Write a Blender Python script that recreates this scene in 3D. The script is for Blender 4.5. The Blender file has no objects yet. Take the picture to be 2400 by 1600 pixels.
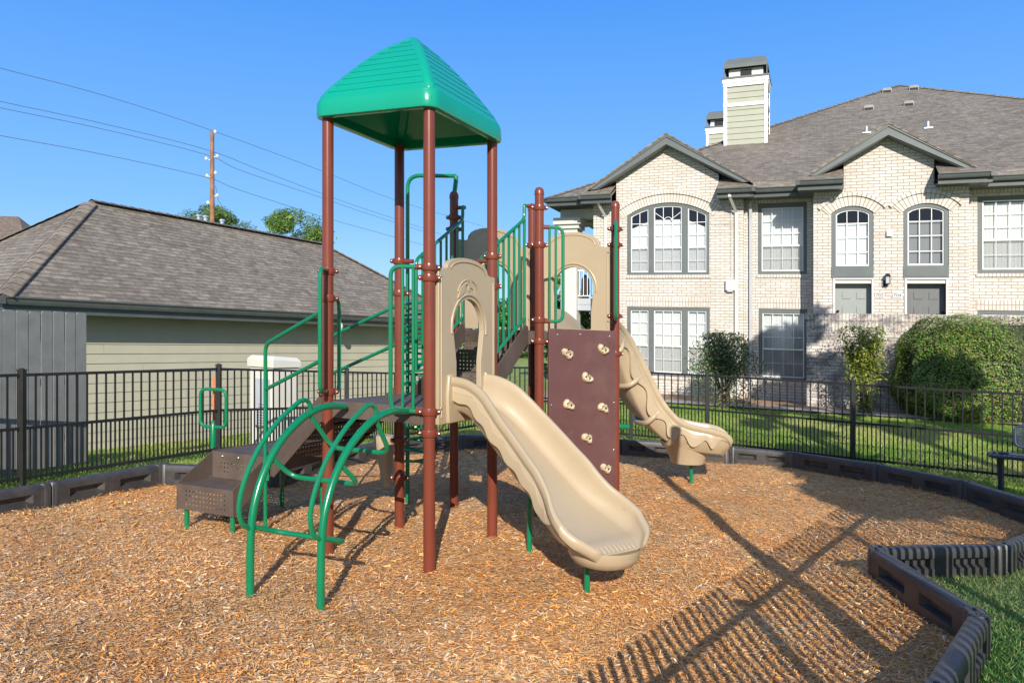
import bpy, math, random
import numpy as np
from mathutils import Vector, geometry

# ------------------------------------------------------------------ scene, camera, light
sc = bpy.context.scene
COL = sc.collection
EYE = 1.775
GRADE = 0.030            # the whole site falls 3 cm per metre towards the right (ground, fences and buildings follow it)
cam_d = bpy.data.cameras.new('camera'); cam = bpy.data.objects.new('camera', cam_d); COL.objects.link(cam)
cam.location = (0, 0, EYE); cam.rotation_euler = (math.radians(90), 0, 0)
cam_d.sensor_width = 36; cam_d.lens = 26.03; cam_d.shift_y = -13 / 2400
cam_d.clip_start = 0.05; cam_d.clip_end = 3000
sc.camera = cam

SUN_EL, SUN_AZ = 26.0, 178.6     # azimuth the light comes from, clockwise from +Y
sd = bpy.data.lights.new('sun', 'SUN'); sun = bpy.data.objects.new('sun', sd); COL.objects.link(sun)
sd.energy = 4.6; sd.angle = math.radians(0.2); sd.color = (1.0, 0.935, 0.845)
ray = Vector((-math.sin(math.radians(SUN_AZ)) * math.cos(math.radians(SUN_EL)),
              -math.cos(math.radians(SUN_AZ)) * math.cos(math.radians(SUN_EL)), -math.sin(math.radians(SUN_EL))))
sun.rotation_euler = ray.to_track_quat('-Z', 'Y').to_euler(); sun.location = (0, -20, 15)
w = bpy.data.worlds.new('World'); sc.world = w; w.use_nodes = True
nt = w.node_tree
bg = nt.nodes['Background']; sky = nt.nodes.new('ShaderNodeTexSky'); sky.sky_type = 'NISHITA'
sky.sun_disc = False; sky.sun_elevation = math.radians(SUN_EL); sky.sun_rotation = math.radians(SUN_AZ)
sky.air_density = 1.0; sky.dust_density = 0.3; sky.ozone_density = 2.5
hs = nt.nodes.new('ShaderNodeHueSaturation'); hs.inputs['Saturation'].default_value = 1.25
nt.links.new(sky.outputs[0], hs.inputs['Color'])
tcw = nt.nodes.new('ShaderNodeTexCoord'); spw = nt.nodes.new('ShaderNodeSeparateXYZ'); nt.links.new(tcw.outputs['Generated'], spw.inputs[0])
rpw = nt.nodes.new('ShaderNodeValToRGB'); nt.links.new(spw.outputs[2], rpw.inputs[0])
for i_, (p_, c_) in enumerate(((0.0, (2.2, 3.5, 5.1)), (0.16, (1.05, 2.5, 4.9)), (0.42, (0.38, 1.62, 4.8)), (1.0, (0.2, 0.85, 2.8)))):
    e_ = rpw.color_ramp.elements[i_] if i_ < 2 else rpw.color_ramp.elements.new(p_)
    e_.position = p_; e_.color = c_ + (1,)
mxw = nt.nodes.new('ShaderNodeMix'); mxw.data_type = 'RGBA'; mxw.inputs[0].default_value = 0.85
nt.links.new(hs.outputs[0], mxw.inputs[6]); nt.links.new(rpw.outputs[0], mxw.inputs[7])
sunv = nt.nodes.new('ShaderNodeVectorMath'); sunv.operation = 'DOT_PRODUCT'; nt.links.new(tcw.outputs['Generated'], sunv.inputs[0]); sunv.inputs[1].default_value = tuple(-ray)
sky_fill = nt.nodes.new('ShaderNodeMapRange'); sky_fill.interpolation_type = 'SMOOTHSTEP'; nt.links.new(sunv.outputs['Value'], sky_fill.inputs[0]); sky_fill.inputs[1].default_value = 0.1; sky_fill.inputs[2].default_value = 1.0
gm = nt.nodes.new('ShaderNodeMix'); gm.data_type = 'RGBA'; nt.links.new(sky_fill.outputs[0], gm.inputs[0]); nt.links.new(mxw.outputs[2], gm.inputs[6]); gm.inputs[7].default_value = (2.3, 2.9, 4.0, 1)  # added whitish sky fill on the sun side, lifts shaded camera-facing surfaces
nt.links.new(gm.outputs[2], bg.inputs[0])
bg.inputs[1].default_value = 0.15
sc.view_settings.view_transform = 'Standard'; sc.view_settings.look = 'None'
sc.view_settings.exposure = 0.45; sc.view_settings.gamma = 1
sc.render.engine = 'CYCLES'
sc.cycles.max_bounces = 8; sc.cycles.transparent_max_bounces = 12

rng = random.Random(7); nr = np.random.default_rng(7)
F_PX, H0 = 1735.0, 787.0
def hz(x): return H0 + GRADE * (x - 1200)
def at(x, y, Y):
    "point seen at photo pixel (x, y) of 2400 x 1600, Y metres in front of the camera"
    return ((x - 1200) / F_PX * Y, Y, EYE + (hz(x) - y) / F_PX * Y)

# ------------------------------------------------------------------ materials
MATS = {}
def newmat(name):
    m = bpy.data.materials.new(name); m.use_nodes = True
    return m, m.node_tree, m.node_tree.nodes['Principled BSDF']
def N(t, typ, **kw):
    n = t.nodes.new(typ)
    for k, v in kw.items():
        if k in n.inputs.keys() if hasattr(n.inputs, 'keys') else False: n.inputs[k].default_value = v
        else: setattr(n, k, v)
    return n
def L(t, a, b): t.links.new(a, b)
def coords(t, kind='Object', scale=(1, 1, 1), rot=(0, 0, 0)):
    tc = t.nodes.new('ShaderNodeTexCoord'); mp = t.nodes.new('ShaderNodeMapping')
    mp.inputs['Scale'].default_value = scale; mp.inputs['Rotation'].default_value = rot
    L(t, tc.outputs[kind], mp.inputs[0]); return mp.outputs[0]
def noise(t, vec, scale, detail=4, rough=0.55):
    n = t.nodes.new('ShaderNodeTexNoise'); n.inputs['Scale'].default_value = scale
    n.inputs['Detail'].default_value = detail; n.inputs['Roughness'].default_value = rough
    L(t, vec, n.inputs['Vector']); return n
def ramp(t, fac, stops):
    r = t.nodes.new('ShaderNodeValToRGB'); e = r.color_ramp.elements
    while len(e) < len(stops): e.new(0.5)
    for i, (p, c) in enumerate(stops):
        e[i].position = p; e[i].color = tuple(c) + (1,) if len(c) == 3 else c
    L(t, fac, r.inputs[0]); return r.outputs[0]
def mix(t, fac, a, b, mode='MIX'):
    m = t.nodes.new('ShaderNodeMix'); m.data_type = 'RGBA'; m.blend_type = mode
    for s, v in ((0, fac), (6, a), (7, b)):
        if isinstance(v, (int, float)): m.inputs[s].default_value = v
        elif isinstance(v, tuple): m.inputs[s].default_value = v + (1,) if len(v) == 3 else v
        else: L(t, v, m.inputs[s])
    return m.outputs[2]
def bump(t, height, strength, dist, bsdf):
    b = t.nodes.new('ShaderNodeBump'); b.inputs['Strength'].default_value = strength
    b.inputs['Distance'].default_value = dist; L(t, height, b.inputs['Height']); L(t, b.outputs[0], bsdf.inputs['Normal'])
def mth(t, op, a, b=None, c=None):
    m = t.nodes.new('ShaderNodeMath'); m.operation = op
    for i, v in enumerate((a, b, c)):
        if v is None: continue
        if isinstance(v, (int, float)): m.inputs[i].default_value = v
        else: L(t, v, m.inputs[i])
    return m.outputs[0]
def sc3(c, k): return tuple(min(1, x * k) for x in c)

def plain(name, col, rough=0.5, var=0.12, scale=6, bumpk=0.0, coat=0.0, metal=0.0, spec=0.5, fine=60, dust=None):
    m, t, b = newmat(name)
    v = coords(t)
    n = noise(t, v, scale, 5)
    c = ramp(t, n.outputs[0], [(0.3, sc3(col, 1 - var)), (0.7, sc3(col, 1 + var))])
    if dust:
        n3 = noise(t, v, 2.3, 6, 0.7)
        c = mix(t, ramp(t, n3.outputs[0], [(0.5, (0, 0, 0)), (0.75, (dust[1],) * 3)]), c, dust[0])
    L(t, c, b.inputs['Base Color'])
    n2 = noise(t, v, fine, 3)
    r = t.nodes.new('ShaderNodeMapRange'); L(t, n2.outputs[0], r.inputs[0])
    r.inputs[3].default_value = max(0.02, rough - 0.08); r.inputs[4].default_value = min(1, rough + 0.08)
    L(t, r.outputs[0], b.inputs['Roughness'])
    b.inputs['Coat Weight'].default_value = coat; b.inputs['Coat Roughness'].default_value = 0.12
    b.inputs['Metallic'].default_value = metal; b.inputs['Specular IOR Level'].default_value = spec
    if bumpk: bump(t, n2.outputs[0], bumpk, 0.004, b)
    MATS[name] = m; return m

BROWN = plain('brown_powdercoat', (0.165, 0.040, 0.023), 0.30, 0.08, 3, coat=0.05, spec=0.35, dust=((0.26, 0.09, 0.05), 0.2))
GREEN = plain('green_powdercoat', (0.001, 0.172, 0.072), 0.26, 0.06, 3, coat=0.3)
CANOPY = plain('green_canopy_plastic', (0.002, 0.295, 0.185), 0.24, 0.05, 2, coat=0.25)
TAN = plain('tan_plastic', (0.41, 0.322, 0.208), 0.36, 0.045, 2.5, spec=0.5, bumpk=0.05, fine=220, dust=((0.38, 0.28, 0.16), 0.25))
HOLD = plain('hold_plastic', (0.52, 0.42, 0.27), 0.45, 0.08, 12)
BOLT = plain('steel_bolt', (0.55, 0.53, 0.5), 0.3, 0.1, metal=1.0)
BOARD = plain('maroon_board', (0.125, 0.055, 0.050), 0.42, 0.08, 4, bumpk=0.05, dust=((0.20, 0.12, 0.10), 0.4))
TIMBER = plain('border_plastic', (0.043, 0.041, 0.041), 0.42, 0.2, 7, bumpk=0.25, fine=120, dust=((0.12, 0.10, 0.08), 0.55))
BLACKM = plain('black_fence_paint', (0.014, 0.0135, 0.0145), 0.4, 0.15, 5, dust=((0.045, 0.038, 0.034), 0.3))
TRIM = plain('grey_trim_paint', (0.115, 0.13, 0.127), 0.5, 0.08, 4, bumpk=0.03)
GUTTER = plain('gutter_paint', (0.075, 0.085, 0.082), 0.38, 0.12, 4, spec=0.5)
WHITE = plain('white_paint', (0.82, 0.82, 0.80), 0.4, 0.03, 4)
CREAM = plain('cream_trim', (0.62, 0.60, 0.55), 0.5, 0.04, 4)
CHSID = plain('chimney_siding', (0.35, 0.355, 0.275), 0.6, 0.05, 2.5)
SAGE = plain('sage_siding', (0.40, 0.378, 0.285), 0.6, 0.05, 2.5, bumpk=0.15, fine=90)
GREYW = plain('grey_board_wood', (0.205, 0.212, 0.200), 0.7, 0.13, 5, bumpk=0.3, fine=70, dust=((0.20, 0.21, 0.21), 0.45))
STUCCO = plain('pale_column_paint', (0.56, 0.55, 0.50), 0.6, 0.04, 4)
VENT = plain('vent_paint', (0.26, 0.255, 0.23), 0.6, 0.1)
DARK = plain('dark_interior', (0.02, 0.02, 0.022), 0.8, 0.1)
METAL = plain('galvanised', (0.45, 0.5, 0.55), 0.4, 0.1, metal=0.6)
CONC = plain('concrete', (0.36, 0.33, 0.29), 0.85, 0.12, 3, bumpk=0.3, fine=90, dust=((0.45, 0.37, 0.28), 0.4))
CABINET = plain('cabinet_paint', (0.60, 0.58, 0.51), 0.5, 0.04, 3)
METER = plain('meter_grey', (0.40, 0.42, 0.45), 0.45, 0.06, 3)
ORANGE = plain('orange_plastic', (0.75, 0.16, 0.04), 0.45, 0.1, 20)
POLE = plain('pole_wood', (0.26, 0.12, 0.065), 0.8, 0.3, 3, bumpk=0.4, fine=30)
WIRE = plain('wire_black', (0.10, 0.12, 0.16), 0.5, 0.1)
BENCHM = plain('bench_coating', (0.022, 0.030, 0.060), 0.35, 0.1)
RED = plain('red_plastic', (0.7, 0.02, 0.03), 0.4, 0.05)
DOORG = plain('door_sage', (0.27, 0.295, 0.275), 0.5, 0.04)
DOORD = plain('door_grey', (0.13, 0.135, 0.135), 0.5, 0.04)
BARK = plain('bark', (0.10, 0.07, 0.048), 0.9, 0.35, 9, bumpk=0.6, fine=40)
INK = plain('number_ink', (0.04, 0.04, 0.04), 0.6, 0.02)
PLATE = plain('number_plate', (0.58, 0.58, 0.57), 0.5, 0.02)

def stepmat(name, holes):
    m, t, b = newmat(name)
    v = coords(t); n = noise(t, v, 4, 5); n2 = noise(t, v, 160, 3)
    c = ramp(t, n.outputs[0], [(0.3, (0.075, 0.054, 0.043)), (0.72, (0.112, 0.084, 0.067))])
    n3 = noise(t, v, 3.0, 6, 0.7)
    c = mix(t, ramp(t, n3.outputs[0], [(0.52, (0, 0, 0)), (0.8, (0.5,) * 3)]), c, (0.20, 0.145, 0.10))
    L(t, c, b.inputs['Base Color']); b.inputs['Roughness'].default_value = 0.6; b.inputs['Specular IOR Level'].default_value = 0.3
    bump(t, n2.outputs[0], 0.15, 0.003, b)
    if holes:
        uv = t.nodes.new('ShaderNodeUVMap'); sp = t.nodes.new('ShaderNodeSeparateXYZ'); L(t, uv.outputs[0], sp.inputs[0])
        k = 1 / 0.038
        fx = mth(t, 'SUBTRACT', mth(t, 'FRACT', mth(t, 'MULTIPLY', sp.outputs[0], k)), 0.5)
        fy = mth(t, 'SUBTRACT', mth(t, 'FRACT', mth(t, 'MULTIPLY', sp.outputs[1], k)), 0.5)
        d = mth(t, 'SQRT', mth(t, 'ADD', mth(t, 'MULTIPLY', fx, fx), mth(t, 'MULTIPLY', fy, fy)))
        hole = mth(t, 'LESS_THAN', d, 0.17)
        tr = t.nodes.new('ShaderNodeBsdfTransparent'); mx = t.nodes.new('ShaderNodeMixShader')
        L(t, hole, mx.inputs[0]); L(t, b.outputs[0], mx.inputs[1]); L(t, tr.outputs[0], mx.inputs[2])
        L(t, mx.outputs[0], t.nodes['Material Output'].inputs[0])
    return m
STEP = stepmat('step_coating', False); STEPH = stepmat('step_perforated', True)

def brickmat(name, soldier=False, stained=False):
    m, t, b = newmat(name)
    uv = t.nodes.new('ShaderNodeUVMap'); mp = t.nodes.new('ShaderNodeMapping'); L(t, uv.outputs[0], mp.inputs[0])
    if soldier: mp.inputs['Rotation'].default_value = (0, 0, math.radians(90))
    br = t.nodes.new('ShaderNodeTexBrick'); L(t, mp.outputs[0], br.inputs['Vector'])
    br.inputs['Scale'].default_value = 1.0
    br.inputs['Brick Width'].default_value = 0.262; br.inputs['Row Height'].default_value = 0.080
    if soldier: br.offset = 0.0
    br.inputs['Mortar Size'].default_value = 0.0085; br.inputs['Mortar Smooth'].default_value = 0.15; br.inputs['Bias'].default_value = 0.0
    br.inputs['Color1'].default_value = (0.60, 0.55, 0.485, 1); br.inputs['Color2'].default_value = (0.71, 0.685, 0.635, 1)
    br.inputs['Mortar'].default_value = (0.31, 0.255, 0.205, 1)
    v = coords(t, 'UV')
    n1 = noise(t, coords(t, 'UV', (5, 14, 1)), 1.0, 3)
    tanned = ramp(t, n1.outputs[0], [(0.52, (0, 0, 0)), (0.72, (0.5,) * 3)])
    c = mix(t, tanned, br.outputs['Color'], (0.55, 0.42, 0.28), 'MIX')
    c = mix(t, br.outputs['Fac'], c, (0.31, 0.255, 0.205))
    n2 = noise(t, v, 1.1, 6, 0.7)
    c = mix(t, ramp(t, n2.outputs[0], [(0.36, (0.40,) * 3), (0.62, (0, 0, 0))]), c, (0.42, 0.35, 0.28), 'MIX')
    n5 = noise(t, v, 34, 4, 0.7)
    c = mix(t, 0.30, c, ramp(t, n5.outputs[0], [(0.3, (0.55,) * 3), (0.7, (1.25,) * 3)]), 'MULTIPLY')
    if stained:
        n3 = noise(t, v, 3.2, 8, 0.75)
        c = mix(t, ramp(t, n3.outputs[0], [(0.44, (0, 0, 0)), (0.58, (0.8,) * 3)]), c, (0.15, 0.13, 0.125), 'MIX')
        n4 = noise(t, v, 13, 4, 0.8)
        c = mix(t, ramp(t, n4.outputs[0], [(0.55, (0, 0, 0)), (0.61, (0.9,) * 3)]), c, (0.06, 0.045, 0.042), 'MIX')
    L(t, c, b.inputs['Base Color']); b.inputs['Roughness'].default_value = 0.85
    inv = mth(t, 'SUBTRACT', 1.0, br.outputs['Fac']); h = mth(t, 'ADD', inv, mth(t, 'MULTIPLY', n5.outputs[0], 0.5))
    bump(t, h, 0.7, 0.008, b)
    return m
BRICK = brickmat('cream_brick'); SOLD = brickmat('soldier_brick', True); BRICKS = brickmat('stained_brick', False, True); SOLDS = brickmat('stained_soldier', True, True)

def shingle(name, a, b_, row=0.118):
    m, t, b = newmat(name)
    uv = t.nodes.new('ShaderNodeUVMap')
    br = t.nodes.new('ShaderNodeTexBrick'); L(t, uv.outputs[0], br.inputs['Vector'])
    br.inputs['Scale'].default_value = 1.0; br.inputs['Brick Width'].default_value = 0.23; br.inputs['Row Height'].default_value = row
    br.offset = 0.37; br.inputs['Mortar Size'].default_value = 0.004; br.inputs['Mortar Smooth'].default_value = 0.3
    br.inputs['Color1'].default_value = a + (1,); br.inputs['Color2'].default_value = b_ + (1,)
    br.inputs['Mortar'].default_value = tuple(x * 0.55 for x in a) + (1,)
    n = noise(t, coords(t, 'UV', (6.5, 10.5, 1)), 1.0, 2, 0.5)
    c = mix(t, 0.75, br.outputs['Color'], ramp(t, n.outputs[0], [(0.33, (0.68, 0.67, 0.66)), (0.67, (1.30, 1.28, 1.24))]), 'MULTIPLY')
    n2 = noise(t, coords(t, 'UV'), 300, 2)
    c = mix(t, 0.4, c, ramp(t, n2.outputs[0], [(0.3, (0.6,) * 3), (0.7, (1.4,) * 3)]), 'MULTIPLY')
    n3 = noise(t, coords(t, 'UV'), 0.5, 5)
    c = mix(t, 0.4, c, ramp(t, n3.outputs[0], [(0.35, (0.8,) * 3), (0.65, (1.2,) * 3)]), 'MULTIPLY')
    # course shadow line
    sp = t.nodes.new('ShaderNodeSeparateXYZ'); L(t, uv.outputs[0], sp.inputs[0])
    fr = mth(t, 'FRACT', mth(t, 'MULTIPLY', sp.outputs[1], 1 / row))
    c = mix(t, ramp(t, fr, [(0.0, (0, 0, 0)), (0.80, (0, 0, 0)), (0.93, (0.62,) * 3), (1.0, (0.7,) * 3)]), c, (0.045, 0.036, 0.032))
    L(t, c, b.inputs['Base Color']); b.inputs['Roughness'].default_value = 0.9
    saw = mth(t, 'SUBTRACT', 1.0, fr)
    h = mth(t, 'ADD', saw, mth(t, 'MULTIPLY', n2.outputs[0], 0.25))
    bump(t, h, 1.0, 0.03, b)
    return m
SHING = shingle('weathered_shingles', (0.185, 0.153, 0.116), (0.290, 0.250, 0.196))
SHINGB = shingle('brown_shingles', (0.15, 0.11, 0.09), (0.19, 0.145, 0.12))

def glassmat():
    m, t, b = newmat('window_glass')
    t.nodes.remove(b)
    tr = t.nodes.new('ShaderNodeBsdfTransparent'); gl = t.nodes.new('ShaderNodeBsdfGlossy'); gl.inputs['Roughness'].default_value = 0.03
    tr.inputs[0].default_value = (0.90, 0.93, 0.94, 1)
    fr = t.nodes.new('ShaderNodeFresnel'); fr.inputs[0].default_value = 1.5
    f2 = mth(t, 'ADD', mth(t, 'MULTIPLY', fr.outputs[0], 1.6), 0.03)
    n = noise(t, coords(t), 1.2, 2); bp = t.nodes.new('ShaderNodeBump'); bp.inputs['Strength'].default_value = 0.05; bp.inputs['Distance'].default_value = 0.05
    L(t, n.outputs[0], bp.inputs['Height']); L(t, bp.outputs[0], gl.inputs['Normal'])
    mx = t.nodes.new('ShaderNodeMixShader'); L(t, f2, mx.inputs[0]); L(t, tr.outputs[0], mx.inputs[1]); L(t, gl.outputs[0], mx.inputs[2])
    L(t, mx.outputs[0], t.nodes['Material Output'].inputs[0]); return m
GLASS = glassmat()
def blindmat(name, col, vert):
    m, t, b = newmat(name)
    uv = t.nodes.new('ShaderNodeUVMap'); sp = t.nodes.new('ShaderNodeSeparateXYZ'); L(t, uv.outputs[0], sp.inputs[0])
    k = 1 / 0.085 if vert else 1 / 0.05
    fr = mth(t, 'FRACT', mth(t, 'MULTIPLY', sp.outputs[0 if vert else 1], k))
    c = ramp(t, fr, [(0.0, sc3(col, 0.72)), (0.12, col), (0.9, sc3(col, 0.94)), (1.0, sc3(col, 0.72))])
    L(t, c, b.inputs['Base Color']); b.inputs['Roughness'].default_value = 0.6
    bump(t, fr, 0.5, 0.01, b)
    return m
BLINDV = blindmat('vertical_blind', (0.76, 0.765, 0.745), True); BLINDH = blindmat('horizontal_blind', (0.30, 0.30, 0.30), False)
CURT = plain('white_curtain', (0.76, 0.77, 0.78), 0.7, 0.03, 8)
def screenmat():
    m, t, b = newmat('insect_screen')
    b.inputs['Base Color'].default_value = (0.20, 0.20, 0.20, 1); b.inputs['Roughness'].default_value = 0.7
    tr = t.nodes.new('ShaderNodeBsdfTransparent'); mx = t.nodes.new('ShaderNodeMixShader'); mx.inputs[0].default_value = 0.28
    L(t, tr.outputs[0], mx.inputs[1]); L(t, b.outputs[0], mx.inputs[2]); L(t, mx.outputs[0], t.nodes['Material Output'].inputs[0]); return m
SCREEN = screenmat()

def mulchmat():
    m, t, b = newmat('wood_mulch')
    v = coords(t)
    vo = t.nodes.new('ShaderNodeTexVoronoi'); vo.feature = 'F1'; vo.inputs['Scale'].default_value = 1
    nw = noise(t, v, 7, 3)
    rot = mix(t, 0.25, coords(t, 'Object', (28, 75, 30)), nw.outputs[1], 'ADD')
    L(t, rot, vo.inputs['Vector'])
    sp = t.nodes.new('ShaderNodeSeparateColor'); L(t, vo.outputs['Color'], sp.inputs[0])
    c = ramp(t, sp.outputs[0], [(0.0, (0.24, 0.12, 0.045)), (0.3, (0.48, 0.25, 0.085)), (0.55, (0.62, 0.36, 0.14)), (0.8, (0.66, 0.47, 0.25)), (1.0, (0.38, 0.25, 0.14))])
    n = noise(t, v, 1.1, 6, 0.65)
    c = mix(t, ramp(t, n.outputs[0], [(0.42, (0, 0, 0)), (0.66, (0.7,) * 3)]), c, (0.55, 0.23, 0.07))
    L(t, c, b.inputs['Base Color']); b.inputs['Roughness'].default_value = 0.9
    bump(t, vo.outputs['Distance'], 0.9, 0.02, b)
    return m
MULCH = mulchmat()
def attrmat(name, rough=0.8, trans=0.0, spec=0.3):
    m, t, b = newmat(name)
    a = t.nodes.new('ShaderNodeAttribute'); a.attribute_name = 'tint'
    n = noise(t, coords(t), 40, 3)
    c = mix(t, 0.5, a.outputs['Color'], ramp(t, n.outputs[0], [(0.3, (0.75,) * 3), (0.7, (1.25,) * 3)]), 'MULTIPLY')
    L(t, c, b.inputs['Base Color']); b.inputs['Roughness'].default_value = rough; b.inputs['Specular IOR Level'].default_value = spec
    if trans:
        tl = t.nodes.new('ShaderNodeBsdfTranslucent'); L(t, c, tl.inputs[0]); mx = t.nodes.new('ShaderNodeMixShader')
        mx.inputs[0].default_value = trans; L(t, b.outputs[0], mx.inputs[1]); L(t, tl.outputs[0], mx.inputs[2])
        L(t, mx.outputs[0], t.nodes['Material Output'].inputs[0])
    return m
CHIP = attrmat('wood_chip', 0.9, spec=0.12); LEAF = attrmat('leaf', 0.5, 0.3, 0.4); GRASSB = attrmat('grass_blade', 0.6, 0.35)
def lawnmat():
    m, t, b = newmat('lawn_soil')
    v = coords(t)
    n = noise(t, v, 0.5, 6, 0.65); n2 = noise(t, v, 30, 4, 0.8)
    c = ramp(t, n.outputs[0], [(0.30, (0.16, 0.24, 0.045)), (0.55, (0.26, 0.31, 0.07)), (0.75, (0.44, 0.37, 0.16))])
    c = mix(t, 0.8, c, ramp(t, n2.outputs[0], [(0.3, (0.5,) * 3), (0.7, (1.5,) * 3)]), 'MULTIPLY')
    L(t, c, b.inputs['Base Color']); b.inputs['Roughness'].default_value = 0.95
    bump(t, n2.outputs[0], 1.0, 0.03, b)
    return m
LAWN = lawnmat()
SOIL = plain('bed_soil', (0.30, 0.19, 0.105), 0.95, 0.35, 8, bumpk=0.8, fine=60)

# ------------------------------------------------------------------ mesh building
ORIG = {}
def grade(p): return (p[0], p[1], p[2] - GRADE * p[0])
class MB:
    def __init__(s, frame=None): s.v = []; s.f = []; s.uv = []; s.mi = []; s.fr = frame
    def P(s, p):
        if s.fr is None: return tuple(p)
        o, u, n = s.fr
        return (o[0] + u[0] * p[0] + n[0] * p[1], o[1] + u[1] * p[0] + n[1] * p[1], p[2])
    def face(s, pts, uv=None, m=0):
        if uv is None: uv = autouv(pts)
        i0 = len(s.v); s.v += [s.P(p) for p in pts]; s.f.append(tuple(range(i0, i0 + len(pts)))); s.uv += list(uv); s.mi.append(m)
    def grid(s, R, closec=False, m=0, flip=False, uvs=None):
        n, k = len(R), len(R[0]); i0 = len(s.v)
        for r in R: s.v += [s.P(p) for p in r]
        for i in range(n - 1):
            for j in range(k if closec else k - 1):
                a, b, c, d = i0 + i * k + j, i0 + i * k + (j + 1) % k, i0 + (i + 1) * k + (j + 1) % k, i0 + (i + 1) * k + j
                s.f.append((a, d, c, b) if flip else (a, b, c, d)); s.mi.append(m)
                if uvs: q = (uvs[i][j], uvs[i][j + 1 if not closec else (j + 1)], uvs[i + 1][j + 1], uvs[i + 1][j])
                else: q = ((i * .1, j * .1),) * 4
                s.uv += [q[0], q[3], q[2], q[1]] if flip else list(q)
        return i0
    def fan(s, i0, k, rev=False, m=0):
        idx = tuple(range(i0, i0 + k)); s.f.append(idx[::-1] if rev else idx); s.uv += [(0, 0)] * k; s.mi.append(m)
    def box(s, a, b, m=0, skip=''):
        (x0, y0, z0), (x1, y1, z1) = a, b
        x0, x1 = min(x0, x1), max(x0, x1); y0, y1 = min(y0, y1), max(y0, y1); z0, z1 = min(z0, z1), max(z0, z1)
        if 'f' not in skip: s.face([(x0, y1, z0), (x0, y1, z1), (x1, y1, z1), (x1, y1, z0)], m=m)
        s.face([(x0, y0, z0), (x1, y0, z0), (x1, y0, z1), (x0, y0, z1)], m=m)
        s.face([(x0, y0, z0), (x0, y0, z1), (x0, y1, z1), (x0, y1, z0)], m=m)
        s.face([(x1, y0, z0), (x1, y1, z0), (x1, y1, z1), (x1, y0, z1)], m=m)
        s.face([(x0, y0, z1), (x1, y0, z1), (x1, y1, z1), (x0, y1, z1)], m=m)
        s.face([(x0, y0, z0), (x0, y1, z0), (x1, y1, z0), (x1, y0, z0)], m=m)
    def prism(s, pts, w0, w1, m=0, axis=1, holes=(), uvs=True):
        "polygon in (a, z) extruded along the second axis from w0 to w1"
        loops = [list(pts)] + [list(h) for h in holes]
        flat = [p for l in loops for p in l]
        tris = geometry.tessellate_polygon([[Vector((p[0], p[1], 0)) for p in l] for l in loops])
        for w_, sgn in ((w0, -1), (w1, 1)):
            for t3 in tris:
                P3 = [flat[i] for i in t3]
                ar = (P3[1][0] - P3[0][0]) * (P3[2][1] - P3[0][1]) - (P3[2][0] - P3[0][0]) * (P3[1][1] - P3[0][1])
                if (ar > 0) == (sgn > 0): P3 = P3[::-1]
                s.face([(p[0], w_, p[1]) for p in P3], [(p[0], p[1]) for p in P3], m)
        for li, l in enumerate(loops):
            for i in range(len(l)):
                p, q = l[i], l[(i + 1) % len(l)]
                s.face([(p[0], w0, p[1]), (q[0], w0, q[1]), (q[0], w1, q[1]), (p[0], w1, p[1])],
                       [(w0, p[1]), (w0, q[1]), (w1, q[1]), (w1, p[1])], m)
    def tube(s, pts, r, seg=10, cap=True, m=0, closed=False):
        pts = [Vector(p) for p in pts]
        # drop coincident
        q = [pts[0]]
        for p in pts[1:]:
            if (p - q[-1]).length > 1e-5: q.append(p)
        pts = q; n = len(pts)
        if closed and (pts[0] - pts[-1]).length < 1e-4: pts = pts[:-1]; n -= 1
        rr = r if isinstance(r, (list, tuple)) else [r] * n
        T = []
        for i in range(n):
            a = pts[i - 1] if (i > 0 or closed) else pts[i]; b = pts[(i + 1) % n] if (i < n - 1 or closed) else pts[i]
            T.append((b - a).normalized())
        up = Vector((0, 0, 1)) if abs(T[0].z) < 0.9 else Vector((1, 0, 0))
        nrm = (up - T[0] * up.dot(T[0])).normalized(); R = []
        for i in range(n):
            nrm = (nrm - T[i] * nrm.dot(T[i])).normalized(); bi = T[i].cross(nrm)
            R.append([tuple(pts[i] + nrm * (rr[i] * math.cos(a)) + bi * (rr[i] * math.sin(a))) for a in [2 * math.pi * j / seg for j in range(seg)]])
        if closed: R.append(R[0])
        i0 = s.grid(R, True, m, False, [[(j / seg * 2 * math.pi * 0.1, i * 0.1) for j in range(seg + 1)] for i in range(len(R))])
        if cap and not closed: s.fan(i0, seg, True, m); s.fan(i0 + (n - 1) * seg, seg, False, m)
    def lathe(s, cx, cy, prof, seg=16, m=0):
        R = [[(cx + r * math.cos(2 * math.pi * j / seg), cy + r * math.sin(2 * math.pi * j / seg), z) for j in range(seg)] for r, z in prof]
        i0 = s.grid(R, True, m); 
        s.fan(i0, seg, True, m); s.fan(i0 + (len(prof) - 1) * seg, seg, False, m)
    def ball(s, c, r, seg=8, sx=1, sy=1, sz=1, m=0):
        R = []
        for i in range(1, 6):
            a = math.pi * i / 6
            R.append([(c[0] + sx * r * math.sin(a) * math.cos(2 * math.pi * j / seg), c[1] + sy * r * math.sin(a) * math.sin(2 * math.pi * j / seg), c[2] + sz * r * math.cos(a)) for j in range(seg)])
        i0 = s.grid(R, True, m, True); s.fan(i0, seg, False, m); s.fan(i0 + 4 * seg, seg, True, m)
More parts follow.
